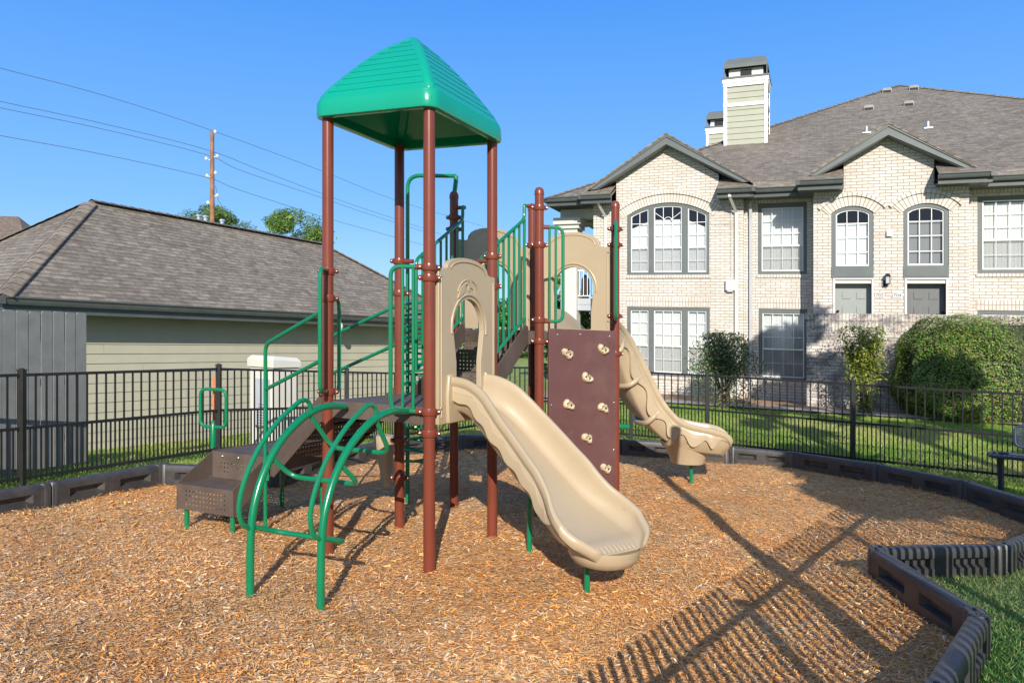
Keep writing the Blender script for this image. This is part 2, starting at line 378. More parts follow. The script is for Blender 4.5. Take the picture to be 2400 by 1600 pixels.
    def build(s, name, mats, parent=None, origin=None, smooth=35, bevel=0, fixn=True):
        if not isinstance(mats, (list, tuple)): mats = [mats]
        if parent is not None: origin = ORIG[parent]
        elif origin is None: origin = (0, 0, 0)
        og = grade(origin)
        me = bpy.data.meshes.new(name)
        me.from_pydata([tuple(a - b for a, b in zip(grade(p), og)) for p in s.v], [], s.f)
        uvl = me.uv_layers.new(name='UVMap')
        if len(s.uv) == len(me.loops): uvl.data.foreach_set('uv', [c for q in s.uv for c in q])
        for mt in mats: me.materials.append(mt)
        me.polygons.foreach_set('material_index', s.mi)
        if fixn:
            import bmesh
            bm = bmesh.new(); bm.from_mesh(me); bmesh.ops.remove_doubles(bm, verts=bm.verts, dist=1e-5)
            bmesh.ops.recalc_face_normals(bm, faces=bm.faces); bm.to_mesh(me); bm.free()
        if smooth:
            me.shade_smooth(); me.set_sharp_from_angle(angle=math.radians(smooth))
        o = bpy.data.objects.new(name, me); COL.objects.link(o)
        if parent is not None: o.parent = parent; ORIG[o] = origin
        else: o.location = og; ORIG[o] = origin
        if bevel:
            bv = o.modifiers.new('edge', 'BEVEL'); bv.width = bevel; bv.segments = 2; bv.limit_method = 'ANGLE'; bv.angle_limit = math.radians(40)
        return o
def autouv(pts):
    a, b, c = Vector(pts[0]), Vector(pts[1]), Vector(pts[2]); n = (b - a).cross(c - a)
    n = (abs(n.x), abs(n.y), abs(n.z)); k = n.index(max(n))
    if k == 1: return [(p[0], p[2]) for p in pts]
    if k == 0: return [(p[1], p[2]) for p in pts]
    return [(p[0], p[1]) for p in pts]
def tag(o, label, cat, group=None, kind=None):
    if label: o['label'] = label
    if cat: o['category'] = cat
    if group: o['group'] = group
    if kind: o['kind'] = kind
    return o
def thing(name, loc, label, cat, group=None):
    o = bpy.data.objects.new(name, None); COL.objects.link(o); o.location = grade(loc); o.empty_display_size = 0.2
    ORIG[o] = tuple(loc); return tag(o, label, cat, group)
def fillet(pts, rad, n=6):
    out = [Vector(pts[0])]
    for i in range(1, len(pts) - 1):
        a, b, c = Vector(pts[i - 1]), Vector(pts[i]), Vector(pts[i + 1])
        d1, d2 = (a - b), (c - b); r = min(rad, d1.length * 0.49, d2.length * 0.49)
        p0, p2 = b + d1.normalized() * r, b + d2.normalized() * r
        for k in range(n + 1):
            t = k / n; out.append(p0 * (1 - t) ** 2 + b * 2 * t * (1 - t) + p2 * t * t)
    out.append(Vector(pts[-1])); return [tuple(p) for p in out]
def spline(pts, n=8):
    P = [np.array(p, float) for p in pts]; P = [2 * P[0] - P[1]] + P + [2 * P[-1] - P[-2]]; out = []
    for i in range(1, len(P) - 2):
        for k in range(n):
            t = k / n; a, b, c, d = P[i - 1:i + 3]
            out.append(0.5 * (2 * b + (c - a) * t + (2 * a - 5 * b + 4 * c - d) * t * t + (3 * b - a - 3 * c + d) * t ** 3))
    out.append(P[-2]); return [tuple(p) for p in out]
def npmesh(name, V, k, mat, tint=None, parent=None, origin=(0, 0, 0), smooth=False):
    "V: (n*k, 3) vertices, faces of k vertices each, one tint per face"
    if parent is not None: origin = ORIG[parent]
    V = V.copy(); V[:, 2] -= GRADE * V[:, 0]; V -= np.array(grade(origin))
    n = len(V) // k; me = bpy.data.meshes.new(name)
    me.vertices.add(len(V)); me.vertices.foreach_set('co', V.astype(np.float32).ravel())
    me.loops.add(n * k); me.loops.foreach_set('vertex_index', np.arange(n * k, dtype=np.int32))
    me.polygons.add(n); me.polygons.foreach_set('loop_start', np.arange(0, n * k, k, dtype=np.int32))
    me.update(calc_edges=True); me.validate()
    if tint is not None:
        a = me.color_attributes.new('tint', 'FLOAT_COLOR', 'POINT')
        T = np.ones((n * k, 4), np.float32); T[:, :3] = np.repeat(tint, k, axis=0); a.data.foreach_set('color', T.ravel())
    me.materials.append(mat)
    o = bpy.data.objects.new(name, me); COL.objects.link(o)
    if parent is not None: o.parent = parent; ORIG[o] = origin
    else: o.location = grade(origin); ORIG[o] = origin
    return o

# ------------------------------------------------------------------ terrain
BORDER = [(-5.2, 4.7), (-4.86, 5.83), (-4.32, 6.90), (-3.79, 8.00), (-2.56, 7.96), (-2.25, 9.15), (-1.75, 10.28), (-0.75, 11.0), (0.45, 11.25),
          (1.63, 11.06), (2.45, 10.85), (3.12, 10.62), (3.92, 10.27), (4.68, 9.43), (5.17, 8.42), (5.22, 7.3), (4.70, 6.42), (3.77, 5.70), (2.70, 5.52), (2.66, 4.21),
          (1.864, 3.267), (1.0, 2.35)]
AREA = BORDER + [(0.0, 1.2), (-2.5, 0.8), (-5.4, 2.2)]
def inpoly(x, y, poly):
    x = np.asarray(x, float); y = np.asarray(y, float); c = np.zeros(x.shape, bool); n = len(poly)
    for i in range(n):
        x1, y1 = poly[i]; x2, y2 = poly[(i + 1) % n]
        k = (y1 > y) != (y2 > y)
        with np.errstate(divide='ignore', invalid='ignore'): c ^= k & (x < (x2 - x1) * (y - y1) / (y2 - y1 + 1e-12) + x1)
    return c
def sst(a, b, x): t = np.clip((x - a) / (b - a), 0, 1); return t * t * (3 - 2 * t)
def bdist(x, y):
    d = np.full(x.shape, 9.0)
    for (x1, y1), (x2, y2) in zip(BORDER[:-1], BORDER[1:]):
        dx, dy = x2 - x1, y2 - y1; t = np.clip(((x - x1) * dx + (y - y1) * dy) / (dx * dx + dy * dy), 0, 1); d = np.minimum(d, np.hypot(x - x1 - t * dx, y - y1 - t * dy))
    return d
def zg(x, y):
    x = np.asarray(x, float); y = np.asarray(y, float)
    left = -0.38 * sst(10.3, 14.5, y + 0.55 * (-x - 4)) * sst(0.5, -2.5, x)
    right = 0.26 * sst(12.0, 18.0, y + 0.4 * (x - 3)) * sst(-0.5, 2.5, x)
    near = 0.09 * sst(1.9, 2.7, x) * sst(8.5, 5.0, y)
    ins = inpoly(x, y, AREA)
    bumps = 0.018 * np.sin(x * 2.1 + 1.3 * np.sin(y * 1.7)) * np.cos(y * 2.6 + x) + 0.008 * np.sin(x * 7 + y * 5)
    mound = 0.07 * np.exp(-((x + 2.45) ** 2 + (y - 6.25) ** 2) / 0.35) + 0.05 * np.exp(-((x - 0.14) ** 2 + (y - 6.0) ** 2) / 0.3) \
        - 0.03 * np.exp(-((x - 0.55) ** 2 + (y - 5.2) ** 2) / 0.3)
    bank = 0.06 * np.exp(-(bdist(x, y) / .38) ** 2)
    return np.where(ins, bumps + mound + bank, left + right + near - 0.01)
def sheet(name, xs, ys, mat, mask=None, lift=0.0):
    X, Y = np.meshgrid(xs, ys); Z = zg(X, Y) + lift; mb = MB()
    n, k = X.shape
    mb.v = [(float(X[i, j]), float(Y[i, j]), float(Z[i, j])) for i in range(n) for j in range(k)]
    for i in range(n - 1):
        for j in range(k - 1):
            if mask is not None and not mask(0.5 * (X[i, j] + X[i, j + 1]), 0.5 * (Y[i, j] + Y[i + 1, j])): continue
            q = (i * k + j, i * k + j + 1, (i + 1) * k + j + 1, (i + 1) * k + j)
            mb.f.append(q); mb.uv += [(mb.v[a][0], mb.v[a][1]) for a in q]; mb.mi.append(0)
    return mb.build(name, mat, fixn=False, smooth=80)
xs = np.concatenate([np.linspace(-600, -40, 12), np.linspace(-36, -9, 14), np.arange(-8, 9.01, 0.16), np.linspace(10, 36, 14), np.linspace(45, 600, 12)])
ys = np.concatenate([np.linspace(-60, -2, 12), np.arange(-1, 20, 0.16), np.linspace(21, 60, 20), np.linspace(75, 900, 14)])
tag(sheet('lawn_ground', xs, ys, LAWN, lift=-0.03), None, None, kind='structure')
AREA_IN = AREA
tag(sheet('mulch_ground', np.arange(-5.6, 5.5, 0.055), np.arange(0.8, 11.4, 0.055), MULCH, lambda a, b: bool(inpoly(a, b, AREA_IN))), None, None, kind='structure')

# wood chips
def scatter_chips():
    pts = []
    for y0, y1, dens, sc_ in ((2.9, 4.2, 8200, .9), (4.2, 5.6, 6400, .92), (5.6, 7.5, 3800, .95), (7.5, 9.5, 2200, 1.0), (9.5, 11.3, 1500, 1.1)):
        xw = y1 * 0.72; n = int((y1 - y0) * 2 * xw * dens)
        x = nr.uniform(-xw, xw, n); y = nr.uniform(y0, y1, n)
        k = inpoly(x, y, AREA) & (np.abs(x) < y * 0.71 + 0.15)
        pts.append(np.stack([x[k], y[k], np.full(k.sum(), sc_)], 1))
    P = np.concatenate(pts); n = len(P)
    ln = nr.gamma(3.0, 0.0060, n) + 0.006; ln = np.clip(ln, 0.008, 0.06) * P[:, 2]; wd = ln * nr.uniform(0.10, 0.26, n) + 0.0015
    straw = nr.random(n) < 0.10 + 0.35 * np.clip((P[:, 0] - 0.6) / 2.5, 0, 1); ln = np.where(straw, nr.uniform(.05, .11, n), ln); wd = np.where(straw, nr.uniform(.0015, .003, n), wd)
    a = nr.normal(0.15, 0.95, n); 
    tl = nr.normal(0, 0.22, n); rl = nr.normal(0, 0.35, n)
    dx = np.stack([np.cos(a) * np.cos(tl), np.sin(a) * np.cos(tl), np.sin(tl)], 1)
    dy = np.stack([-np.sin(a) * np.cos(rl), np.cos(a) * np.cos(rl), np.sin(rl)], 1)
    c = np.stack([P[:, 0], P[:, 1], zg(P[:, 0], P[:, 1]) + nr.uniform(0.002, 0.018, n) + np.abs(np.sin(tl)) * ln * 0.4], 1)
    hl = (ln / 2)[:, None]; hw = (wd / 2)[:, None]
    tp = nr.uniform(0.2, 1.0, n)[:, None]
    V = np.stack([c - dx * hl - dy * hw * tp, c - dx * hl * .8 + dy * hw, c + dx * hl + dy * hw * tp, c + dx * hl * .85 - dy * hw], 1).reshape(-1, 3)
    pal = np.array([(0.77, 0.45, 0.19), (0.72, 0.37, 0.12), (0.82, 0.31, 0.055), (0.84, 0.62, 0.40), (0.48, 0.225, 0.085), (0.47, 0.35, 0.25), (0.22, 0.105, 0.045), (0.84, 0.42, 0.14)])
    # orange patches and greyer patches
    patch = np.sin(P[:, 0] * 1.7 + 2 * np.sin(P[:, 1] * 1.1)) * np.cos(P[:, 1] * 1.9 + P[:, 0] * 0.6) + 0.35 * np.sin(P[:, 0] * 5.3 + P[:, 1] * 3.1)
    right = np.clip((P[:, 0] + 0.5) / 3, 0, 1) * 0.5
    pr = np.stack([0.20 - 0.05 * patch, np.full(n, .22), 0.14 + 0.15 * np.clip(patch + right, 0, 1), 0.11 - 0.06 * patch - .1 * right, np.full(n, .10), 0.12 - .04 * patch - .05 * right, np.full(n, .05), 0.10 + .12 * np.clip(patch + right, 0, 1)], 1)
    lf = np.clip((0.6 - P[:, 0]) / 2.2, 0, 1) * np.clip((6.8 - P[:, 1]) / 2.2, 0, 1)
    pr = pr + lf[:, None] * np.array([.0, -.03, -.05, .12, .0, .06, .05, -.04])
    pr = np.clip(pr, 0.01, 1); pr /= pr.sum(1, keepdims=True)
    idx = (nr.random(n)[:, None] > pr.cumsum(1)).sum(1).clip(0, len(pal) - 1)
    big = 1 + .16 * np.sin(P[:, 0] * .9 + 1.5 * np.sin(P[:, 1] * .7)) * np.cos(P[:, 1] * 1.3 - P[:, 0] * .5) + .08 * np.sin(P[:, 0] * 4.1 + 2 * np.sin(P[:, 1] * 3.3))
    T = np.clip(pal[idx] * (nr.uniform(0.72, 1.2, n) * big)[:, None], 0, .9)
    return npmesh('wood_chips', V, 4, CHIP, T)
tag(scatter_chips(), None, None, kind='stuff')

# grass
def grass(name, n, region, h0, h1, wide, pal, seed=3, lean=0.4):
    g = np.random.default_rng(seed); x, y = region(g, n); n = len(x)
    a = g.uniform(0, 6.283, n); hh = g.uniform(h0, h1, n); ln = g.normal(0, lean, (n, 2)) * hh[:, None]
    z = zg(x, y) - 0.03
    w_ = wide * g.uniform(0.6, 1.3, n) / 2
    ox, oy = np.cos(a) * w_, np.sin(a) * w_
    V = np.stack([np.stack([x - ox, y - oy, z], 1), np.stack([x + ox, y + oy, z], 1), np.stack([x + ln[:, 0], y + ln[:, 1], z + hh], 1)], 1).reshape(-1, 3)
    pal = np.array(pal); patch = 0.5 + 0.5 * np.sin(x * 0.9 + 1.7 * np.sin(y * 0.8)) * np.cos(y * 1.1)
    t = np.clip(patch + g.normal(0, 0.3, n), 0, 0.999) * len(pal)
    T = pal[t.astype(int)] * g.uniform(0.75, 1.25, n)[:, None]
    return tag(npmesh(name, V, 3, GRASSB, T), None, None, kind='stuff')
GP = [(0.15, 0.29, 0.035), (0.22, 0.37, 0.05), (0.31, 0.44, 0.08), (0.50, 0.47, 0.18)]
def reg_right(g, n):
    x = g.uniform(0.8, 13, n); y = g.uniform(9.3, 18.4, n)
    k = ~inpoly(x, y, AREA) & (np.abs(x) < y * 0.72 + .3) & (-.387 * (x - 3.34) - .922 * (y - 21.5) > 3.05) & (y > 9.2)
    return x[k], y[k]
def reg_left(g, n):
    x = g.uniform(-9.5, 1.6, n); y = g.uniform(7.0, 17, n)
    k = ~inpoly(x, y, AREA) & (np.abs(x) < y * 0.72 + .3) & ((x + 7.12) * 0.8335 - (y - 13) * 0.5525 > 0.05)
    return x[k], y[k]
def reg_near(g, n):
    x = g.uniform(1.9, 4.6, n); y = g.uniform(2.9, 6.0, n); k = ~inpoly(x, y, AREA); return x[k], y[k]
grass('grass_blades', 230000, reg_right, 0.02, 0.055, 0.010, GP, 3)
grass('grass_blades', 120000, reg_left, 0.02, 0.07, 0.010, GP, 4)
grass('grass_blades', 70000, reg_near, 0.02, 0.06, 0.009, [(0.10, 0.26, 0.06), (0.15, 0.33, 0.08), (0.22, 0.38, 0.10), (0.34, 0.40, 0.15)], 5, 0.9)

# ------------------------------------------------------------------ foliage helpers
def leaves(n, centre_fn, size, pal, g, up=0.2, asp=0.5, mixk=None, outward=None):
    C, D = centre_fn(g, n); n = len(C)
    nrm = g.normal(0, 1, (n, 3)); nrm[:, 2] = np.abs(nrm[:, 2]) + up
    if D is not None: nrm = nrm * 0.7 + D * 1.1
    nrm /= np.linalg.norm(nrm, axis=1, keepdims=True)
    a = g.normal(0, 1, (n, 3)); u = np.cross(nrm, a); u /= np.linalg.norm(u, axis=1, keepdims=True) + 1e-9; v = np.cross(nrm, u)
    s = size * g.uniform(0.6, 1.35, n)[:, None]
    V = np.stack([C - u * s, C + v * s * asp, C + u * s, C - v * s * asp], 1).reshape(-1, 3)
    pal = np.array(pal); idx = g.integers(0, len(pal), n) if mixk is None else mixk(C, g)
    return V, pal[idx] * g.uniform(0.75, 1.3, n)[:, None]
def trunk(name, pts, radii, parent, mat=None):
    mb = MB(); mb.tube(pts, list(radii), 8); return mb.build(name, mat or BARK, parent)
def limbs(parent, base, top, n, reach, g, r=0.03):
    mb = MB(); b = np.array(base, float); t = np.array(top, float)
    mb.tube([tuple(b), tuple(b * .6 + t * .4 + g.normal(0, .02, 3)), tuple(t)], [r * 1.8, r * 1.3, r * .6], 7)
    for i in range(n):
        k = g.uniform(0.25, 0.95); p = b * (1 - k) + t * k; a = g.uniform(0, 6.28); rr = reach * g.uniform(0.5, 1)
        q = p + np.array([math.cos(a) * rr, math.sin(a) * rr, g.uniform(0.1, 0.6) * rr])
        mb.tube([tuple(p), tuple((p + q) / 2 + g.normal(0, 0.05, 3) * rr), tuple(q)], [r * .6, r * .4, r * .15], 5, False)
    return mb.build('trunk', BARK, parent)
def blob_tree(name, label, loc, H, R, crown_lo, n, size, pal, seed, cat='tree', group=None, clumps=26, trunkr=0.12, zs=1.0, asp=0.5, topk=.8):
    g = np.random.default_rng(seed); t = thing(name, loc, label, cat, group)
    x, y, z = loc
    limbs(t, loc, (x, y, z + H * 0.85), 14, R * 0.8, g, trunkr)
    cc = []
    for i in range(clumps):
        a = g.uniform(0, 6.28); k = g.random() ** 0.5; hh = g.random(); prof = math.sin(math.pi * (0.12 + topk * hh)) ** 0.7
        cc.append((x + math.cos(a) * k * R * prof, y + math.sin(a) * k * R * prof, z + crown_lo + hh * (H - crown_lo), R * g.uniform(0.22, 0.42)))
    cc = np.array(cc)
    def fn(g, n):
        i = g.integers(0, len(cc), n); d = g.normal(0, 1, (n, 3)); d /= np.linalg.norm(d, axis=1, keepdims=True)
        rr = cc[i, 3] * g.uniform(0.45, 1.05, n); C = cc[i, :3] + d * rr[:, None] * np.array([1, 1, 0.7 * zs]); return C, d * 0.4
    V, T = leaves(n, fn, size, pal, g, asp=asp)
    npmesh('crown', V, 4, LEAF, T, parent=t); return t

# ------------------------------------------------------------------ border timbers
def timber(a, b, i, label):
    ax, ay = a; bx, by = b; Ln = math.hypot(bx - ax, by - ay); ux, uy = (bx - ax) / Ln, (by - ay) / Ln
    # inner side normal (towards the playground centre)
    nx, ny = -uy, ux
    if (0 - (ax + bx) / 2) * nx + (7 - (ay + by) / 2) * ny < 0: nx, ny = -nx, -ny
    z0 = float(max(zg(ax, ay), 0)) * 0 - 0.06
    fr = ((ax, ay), (ux, uy), (nx, ny)); mb = MB(fr); t = 0.055; H = 0.285
    e = 0.012; l0, l1 = e, Ln - e
    # cross section with rounded top
    prof = [(-t, z0), (-t, H - .03), (-t + .012, H - .008), (-t + .03, H), (t - .03, H), (t - .012, H - .008), (t, H - .03), (t, z0)]
    # pockets on both faces: build face as frame around pockets
    px = [l0, l0 + .16, l0 + .50, Ln / 2 + .10, Ln / 2 + .44 if Ln > 1.0 else Ln - .1, l1]
    px = [l0, Ln * .14, Ln * .43, Ln * .57, Ln * .86, l1]; pz = [z0, 0.125, 0.205, H - .03]
    for sgn in (1, -1):
        W = t * sgn; dep = 0.05 * sgn
        for i_ in range(5):
            for j in range(3):
                x0, x1, q0, q1 = px[i_], px[i_ + 1], pz[j], pz[j + 1]
                if i_ in (1, 3) and j == 1:
                    s_ = .02; X0, X1, Q0, Q1 = x0 + s_ * 2.2, x1 - s_ * 2.2, q0 + s_, q1 - s_ * .6
                    A = [(x0, W, q0), (x1, W, q0), (x1, W, q1), (x0, W, q1)]; B = [(X0, W - dep, Q0), (X1, W - dep, Q0), (X1, W - dep, Q1), (X0, W - dep, Q1)]
                    for k in range(4): mb.face([A[k], A[(k + 1) % 4], B[(k + 1) % 4], B[k]])
                    mb.face(B)
                else: mb.face([(x0, W, q0), (x1, W, q0), (x1, W, q1), (x0, W, q1)])
    top = prof[1:7]
    mb.grid([[(l, p[0], p[1]) for p in top] for l in px])
    for l, rv in ((l0, False), (l1, True)):
        mb.face([(l, p[0], p[1]) for p in prof][::-1 if rv else 1])
    # ends: interlocking knuckles and a dark foot
    for l in (l0 + .035, l1 - .035):
        X = ax + ux * l; Y = ay + uy * l
        m2 = MB(); m2.lathe(X, Y, [(.060, z0), (.060, H - .012), (.052, H + .002), (.014, H + .004), (.014, H + .010), (.001, H + .011)], 14)
        i0 = len(mb.v); inv = mb.fr
        mb.fr = None; mb.v += m2.v; mb.f += [tuple(q + i0 for q in f) for f in m2.f]; mb.uv += m2.uv; mb.mi += m2.mi; mb.fr = inv
    o = mb.build('border_timber', TIMBER, origin=(ax, ay, 0), smooth=30)
    return tag(o, label, 'border timber', 'plastic timbers edging the mulch')
TL = ['dark plastic border timber at the left edge of the picture, below the grey board fence',
      'dark plastic border timber second from the left edge, in front of the black fence',
      'border timber left of the steps, its far end at the corner of the mulch',
      'short stretch of border timber behind the brown transfer steps, left of the brown post',
      'border timber behind the play steps on the left side of the mulch',
      'border timber at the left back of the mulch, seen between the play posts',
      'shaded border timber at the back of the mulch behind the spiral climber',
      'shaded border timber at the back of the mulch under the arched panel',
      'border timber at the back of the mulch behind the first slide',
      'border timber just right of the climbing wall foot, in front of the fence',
      'border timber behind the ribbed underside of the far slide',
      'border timber right behind the exit of the far slide',
      'border timber right of the far slide exit with two long slots',
      'border timber in mid curve on the right, half crossed by tree shadow',
      'dark shaded border timber nearest the blue bench leg',
      'shaded border timber at the right picture edge below the bench',
      'border timber leaving the notch corner towards the right picture edge',
      'border timber striped by fence shadow, far side of the notch in the mulch edge',
      'brown border timber running towards the camera from the notch point',
      'striped border timber nearest the camera beside the shaded grass',
      'border timber at the bottom right corner of the picture']
for i in range(len(BORDER) - 1):
    timber(BORDER[i], BORDER[i + 1], i, TL[i])

# ------------------------------------------------------------------ metal fences
def metal_fence(pts, label, top=1.2, mid=0.62, base=None, extend=0.0, spacing=0.115, low=True, group='black picket fence runs', ps_=.032, pk=.0082):
    t = thing('metal_fence', (pts[0][0], pts[0][1], float(zg(*pts[0]))), label, 'fence', group)
    for (x, y) in pts:
        z = float(zg(x, y)) if base is None else base
        mb = MB(); s = ps_
        mb.fr = ((x, y), (1, 0), (0, 1))
        mb.box((-s, -s, z - 0.1), (s, s, z + top + 0.05)); mb.box((-s - .006, -s - .006, z + top + .05), (s + .006, s + .006, z + top + .062)); mb.box((-s + .012, -s + .012, z + top + .062), (s - .012, s - .012, z + top + .075))
        mb.build('post', BLACKM, t, smooth=0)
    for (x0, y0), (x1, y1) in zip(pts[:-1], pts[1:]):
        Ln = math.hypot(x1 - x0, y1 - y0); u = ((x1 - x0) / Ln, (y1 - y0) / Ln); n = (-u[1], u[0])
        za = float(zg(x0, y0)) if base is None else base; zb = float(zg(x1, y1)) if base is None else base
        mb = MB(); 
        def bar(l0, l1, z0, z1, hw):
            o = (x0, y0)
            def q(l, w_, z): return (o[0] + u[0] * l + n[0] * w_, o[1] + u[1] * l + n[1] * w_, z + za + (zb - za) * l / Ln)
            c = [q(l0, -hw, z0), q(l1, -hw, z0), q(l1, hw, z0), q(l0, hw, z0), q(l0, -hw, z1), q(l1, -hw, z1), q(l1, hw, z1), q(l0, hw, z1)]
            for f in ((0, 1, 5, 4), (2, 3, 7, 6), (1, 2, 6, 5), (3, 0, 4, 7), (4, 5, 6, 7), (3, 2, 1, 0)): mb.face([c[i] for i in f])
        for zc in ((top, mid, 0.08) if low else (top, 0.15)): bar(0.033, Ln - 0.033, zc - 0.016, zc + 0.016, 0.0165)
        k = max(1, round((Ln - .06) / spacing)); d = (Ln - .06) / k
        for i in range(1, k): l = .03 + i * d; bar(l - pk, l + pk, 0.05, top + extend - .001, pk + .0001)
        if low:
            for i in range(k): l = .03 + (i + .5) * d; bar(l - .008, l + .008, 0.05, mid, 0.0082)
        mb.build('panel', BLACKM, t, smooth=0, fixn=False)
    return t
metal_fence([(-7.9, 3.6), (-6.60, 5.80), (-5.33, 8.05), (-4.12, 10.4), (-2.78, 12.45), (-1.50, 14.5), (-0.45, 14.85)],
            'low black metal picket fence in front of the garage, running back on the left')
metal_fence([(-0.45, 14.85), (0.95, 13.95), (2.12, 13.2), (3.32, 12.60), (5.2, 11.3), (7.08, 10.0), (8.2, 9.3)],
            'low black metal picket fence along the lawn before the brick apartments')
a_ = 0.65
metal_fence([(a_ + .76 * y, y) for y in (-7.11, -5.0, -2.89, -.78, 1.33, 3.44, 5.55, 7.66)],
            'black metal picket fence beside the camera whose shadow stripes the mulch', top=1.50, base=0.26, extend=0.26, low=False, spacing=0.104, ps_=.048, pk=.0115)

# ------------------------------------------------------------------ play structure
A_, B_, C_, D_ = (-.6195, 5.54), (-1.462, 5.88), (-.172, 6.43), (-1.0225, 6.725)
E_, G_, H_, I_ = (.27, 7.32), (1.105, 7.92), (-.60, 7.66), (.226, 8.34)
ROOF_Z = 3.47; DZ1, DZ2 = 1.22, 1.83; PR = 0.0445
ps = thing('play_structure', (-0.5, 6.6, 0), 'brown, green and tan playground climber with slides, steps and green roof on wood chips', 'playground set')
def post(p, top, collars, dome=False, z0=-0.1):
    mb = MB(); prof = [(PR, z0), (PR, top - (.05 if dome else 0))]
    if dome: prof[-1] = (PR, top - .07)
    mb.lathe(p[0], p[1], prof, 20); o = mb.build('post', BROWN, ps)
    if dome:
        mb = MB(); mb.lathe(p[0], p[1], [(PR + .004, top - .075), (PR + .004, top - .045), (PR * .93, top - .022), (PR * .7, top - .006), (PR * .3, top + .001), (.002, top + .002)], 20); mb.build('cap', BROWN, o)
    for z, a in collars:
        mb = MB(); h = 0.03
        mb.lathe(p[0], p[1], [(PR + .002, z - h), (PR + .010, z - h + .004), (PR + .013, z - h * .4), (PR + .013, z + h * .4), (PR + .010, z + h - .004), (PR + .002, z + h)], 20)
        for sg in (1, -1):
            c = (p[0] + math.cos(a) * sg * (PR + .022), p[1] + math.sin(a) * sg * (PR + .022), z)
            mb.ball(c, .021, 8, sz=1.05)
            d = (math.cos(a) * sg, math.sin(a) * sg)
            mb.ball((c[0] + d[0] * .006 + .004, c[1] - .019, z), .008, 6, m=1)
        mb.build('clamp', [BROWN, BOLT], o)
    return o
post(A_, ROOF_Z, [(2.27, 0.3), (2.19, .1), (1.19, 0.3), (1.03, 0)])
post(B_, ROOF_Z, [(2.245, 0), (2.03, .2), (1.29, .1)])
post(C_, ROOF_Z, [(2.46, -.3), (2.20, -.2)])
post(D_, ROOF_Z, [(2.42, .2), (2.13, 0.1), (0.80, .5), (.46, 0)])
post(E_, 3.25, [(3.05, .2), (2.68, 0), (1.94, .2), (1.73, .1)], True)
post(G_, 3.25, [(2.95, 0), (2.78, 3.0), (2.02, 0), (1.62, 0)], True)
post(H_, 3.25, [(2.98, -.2), (2.86, 0), (2.2, 0), (1.7, 0)], True)
post(I_, 3.27, [(2.80, .3), (1.9, 0)], True)

# roof canopy
def canopy():
    c = np.mean([A_, B_, C_, D_], axis=0); U1 = np.array(B_) - np.array(A_); U2 = np.array(C_) - np.array(A_)
    su, sv = np.linalg.norm(U1) / 2 + .085, np.linalg.norm(U2) / 2 + .085; U1 = U1 / np.linalg.norm(U1); U2 = U2 / np.linalg.norm(U2)
    def ring(k, z, rad, n=7, inset=0.0):
        su_, sv_ = su * k - inset, sv * k - inset; r = min(rad, su_ * .98, sv_ * .98); out = []
        for qx, qy, a0 in ((1, 1, 0), (-1, 1, 90), (-1, -1, 180), (1, -1, 270)):
            for j in range(n):
                a = math.radians(a0 + 90 * j / (n - 1)); px_ = qx * (su_ - r) + r * math.cos(a); py_ = qy * (sv_ - r) + r * math.sin(a)
                q = c + U1 * px_ + U2 * py_; out.append((q[0], q[1], z))
            # straight side subdivisions
            nx_ = {0: (-1, 1), 90: (-1, -1), 180: (1, -1), 270: (1, 1)}[a0]
            a = math.radians(a0 + 90); p0 = np.array([qx * (su_ - r) + r * math.cos(a), qy * (sv_ - r) + r * math.sin(a)])
            p1 = np.array([nx_[0] * (su_ - r), nx_[1] * (sv_ - r)]) + r * np.array([math.cos(a), math.sin(a)])
            for j in range(1, 8):
                q2 = p0 * (1 - j / 8) + p1 * j / 8; q = c + U1 * q2[0] + U2 * q2[1]; out.append((q[0], q[1], z))
        return out
    mb = MB(); R = []
    R.append(ring(1, ROOF_Z - .02, .10, inset=.075)); R.append(ring(1, ROOF_Z - .026, .10, inset=.03)); R.append(ring(1, ROOF_Z - .02, .10, inset=.004)); R.append(ring(1, ROOF_Z - .005, .10))
    R.append(ring(1, ROOF_Z + .085, .10, inset=.002)); R.append(ring(1, ROOF_Z + .102, .10, inset=.008))
    Hd = 0.62; nst = 10; kf = lambda t: max((1 - t) ** .70, .02) * .985
    for i in range(nst):
        t0_, t1_ = i / nst, (i + 1) / nst
        lip = .0055 if i else 0
        R.append(ring(kf(t0_) + lip, ROOF_Z + .112 + Hd * t0_ + .001, .085 * kf(t0_) + .02))
        R.append(ring(kf(t1_) + .001, ROOF_Z + .112 + Hd * t1_ - .001, .085 * kf(t1_) + .02))
    for q_, zq in ((.02, 1.002), (.008, 1.003)): R.append(ring(q_, ROOF_Z + .112 + Hd * zq, .03))
    i0 = mb.grid(R, True); k = len(R[0]); mb.fan(i0 + (len(R) - 1) * k, k)
    # underside shell
    R2 = [ring(1, ROOF_Z - .02, .10, inset=.075)] + [ring(max(kf(t) - .07, .02), ROOF_Z + .06 + Hd * t * .93, .06 * kf(t) + .01) for t in np.linspace(0, 1, 9)]
    i1 = mb.grid(R2, True); mb.fan(i1 + (len(R2) - 1) * k, k, True)
    o = mb.build('canopy', CANOPY, ps, smooth=28, fixn=False)
    # smooth corner ribs
    for cx_, cy_ in ((1, 1), (1, -1), (-1, 1), (-1, -1)):
        pts = []
        for t in np.linspace(-.04, .985, 16):
            kk = kf(max(t, 0)); q = c + U1 * cx_ * max(su * kk - .060, .0) + U2 * cy_ * max(sv * kk - .060, .0); pts.append((q[0], q[1], ROOF_Z + .104 + Hd * t - .012))
        m2 = MB(); m2.tube(pts, [.030, .055] + [.062] * 10 + [.061, .060, .058, .055], 14); m2.build('hip_rib', CANOPY, o, smooth=80)
    return o
canopy()

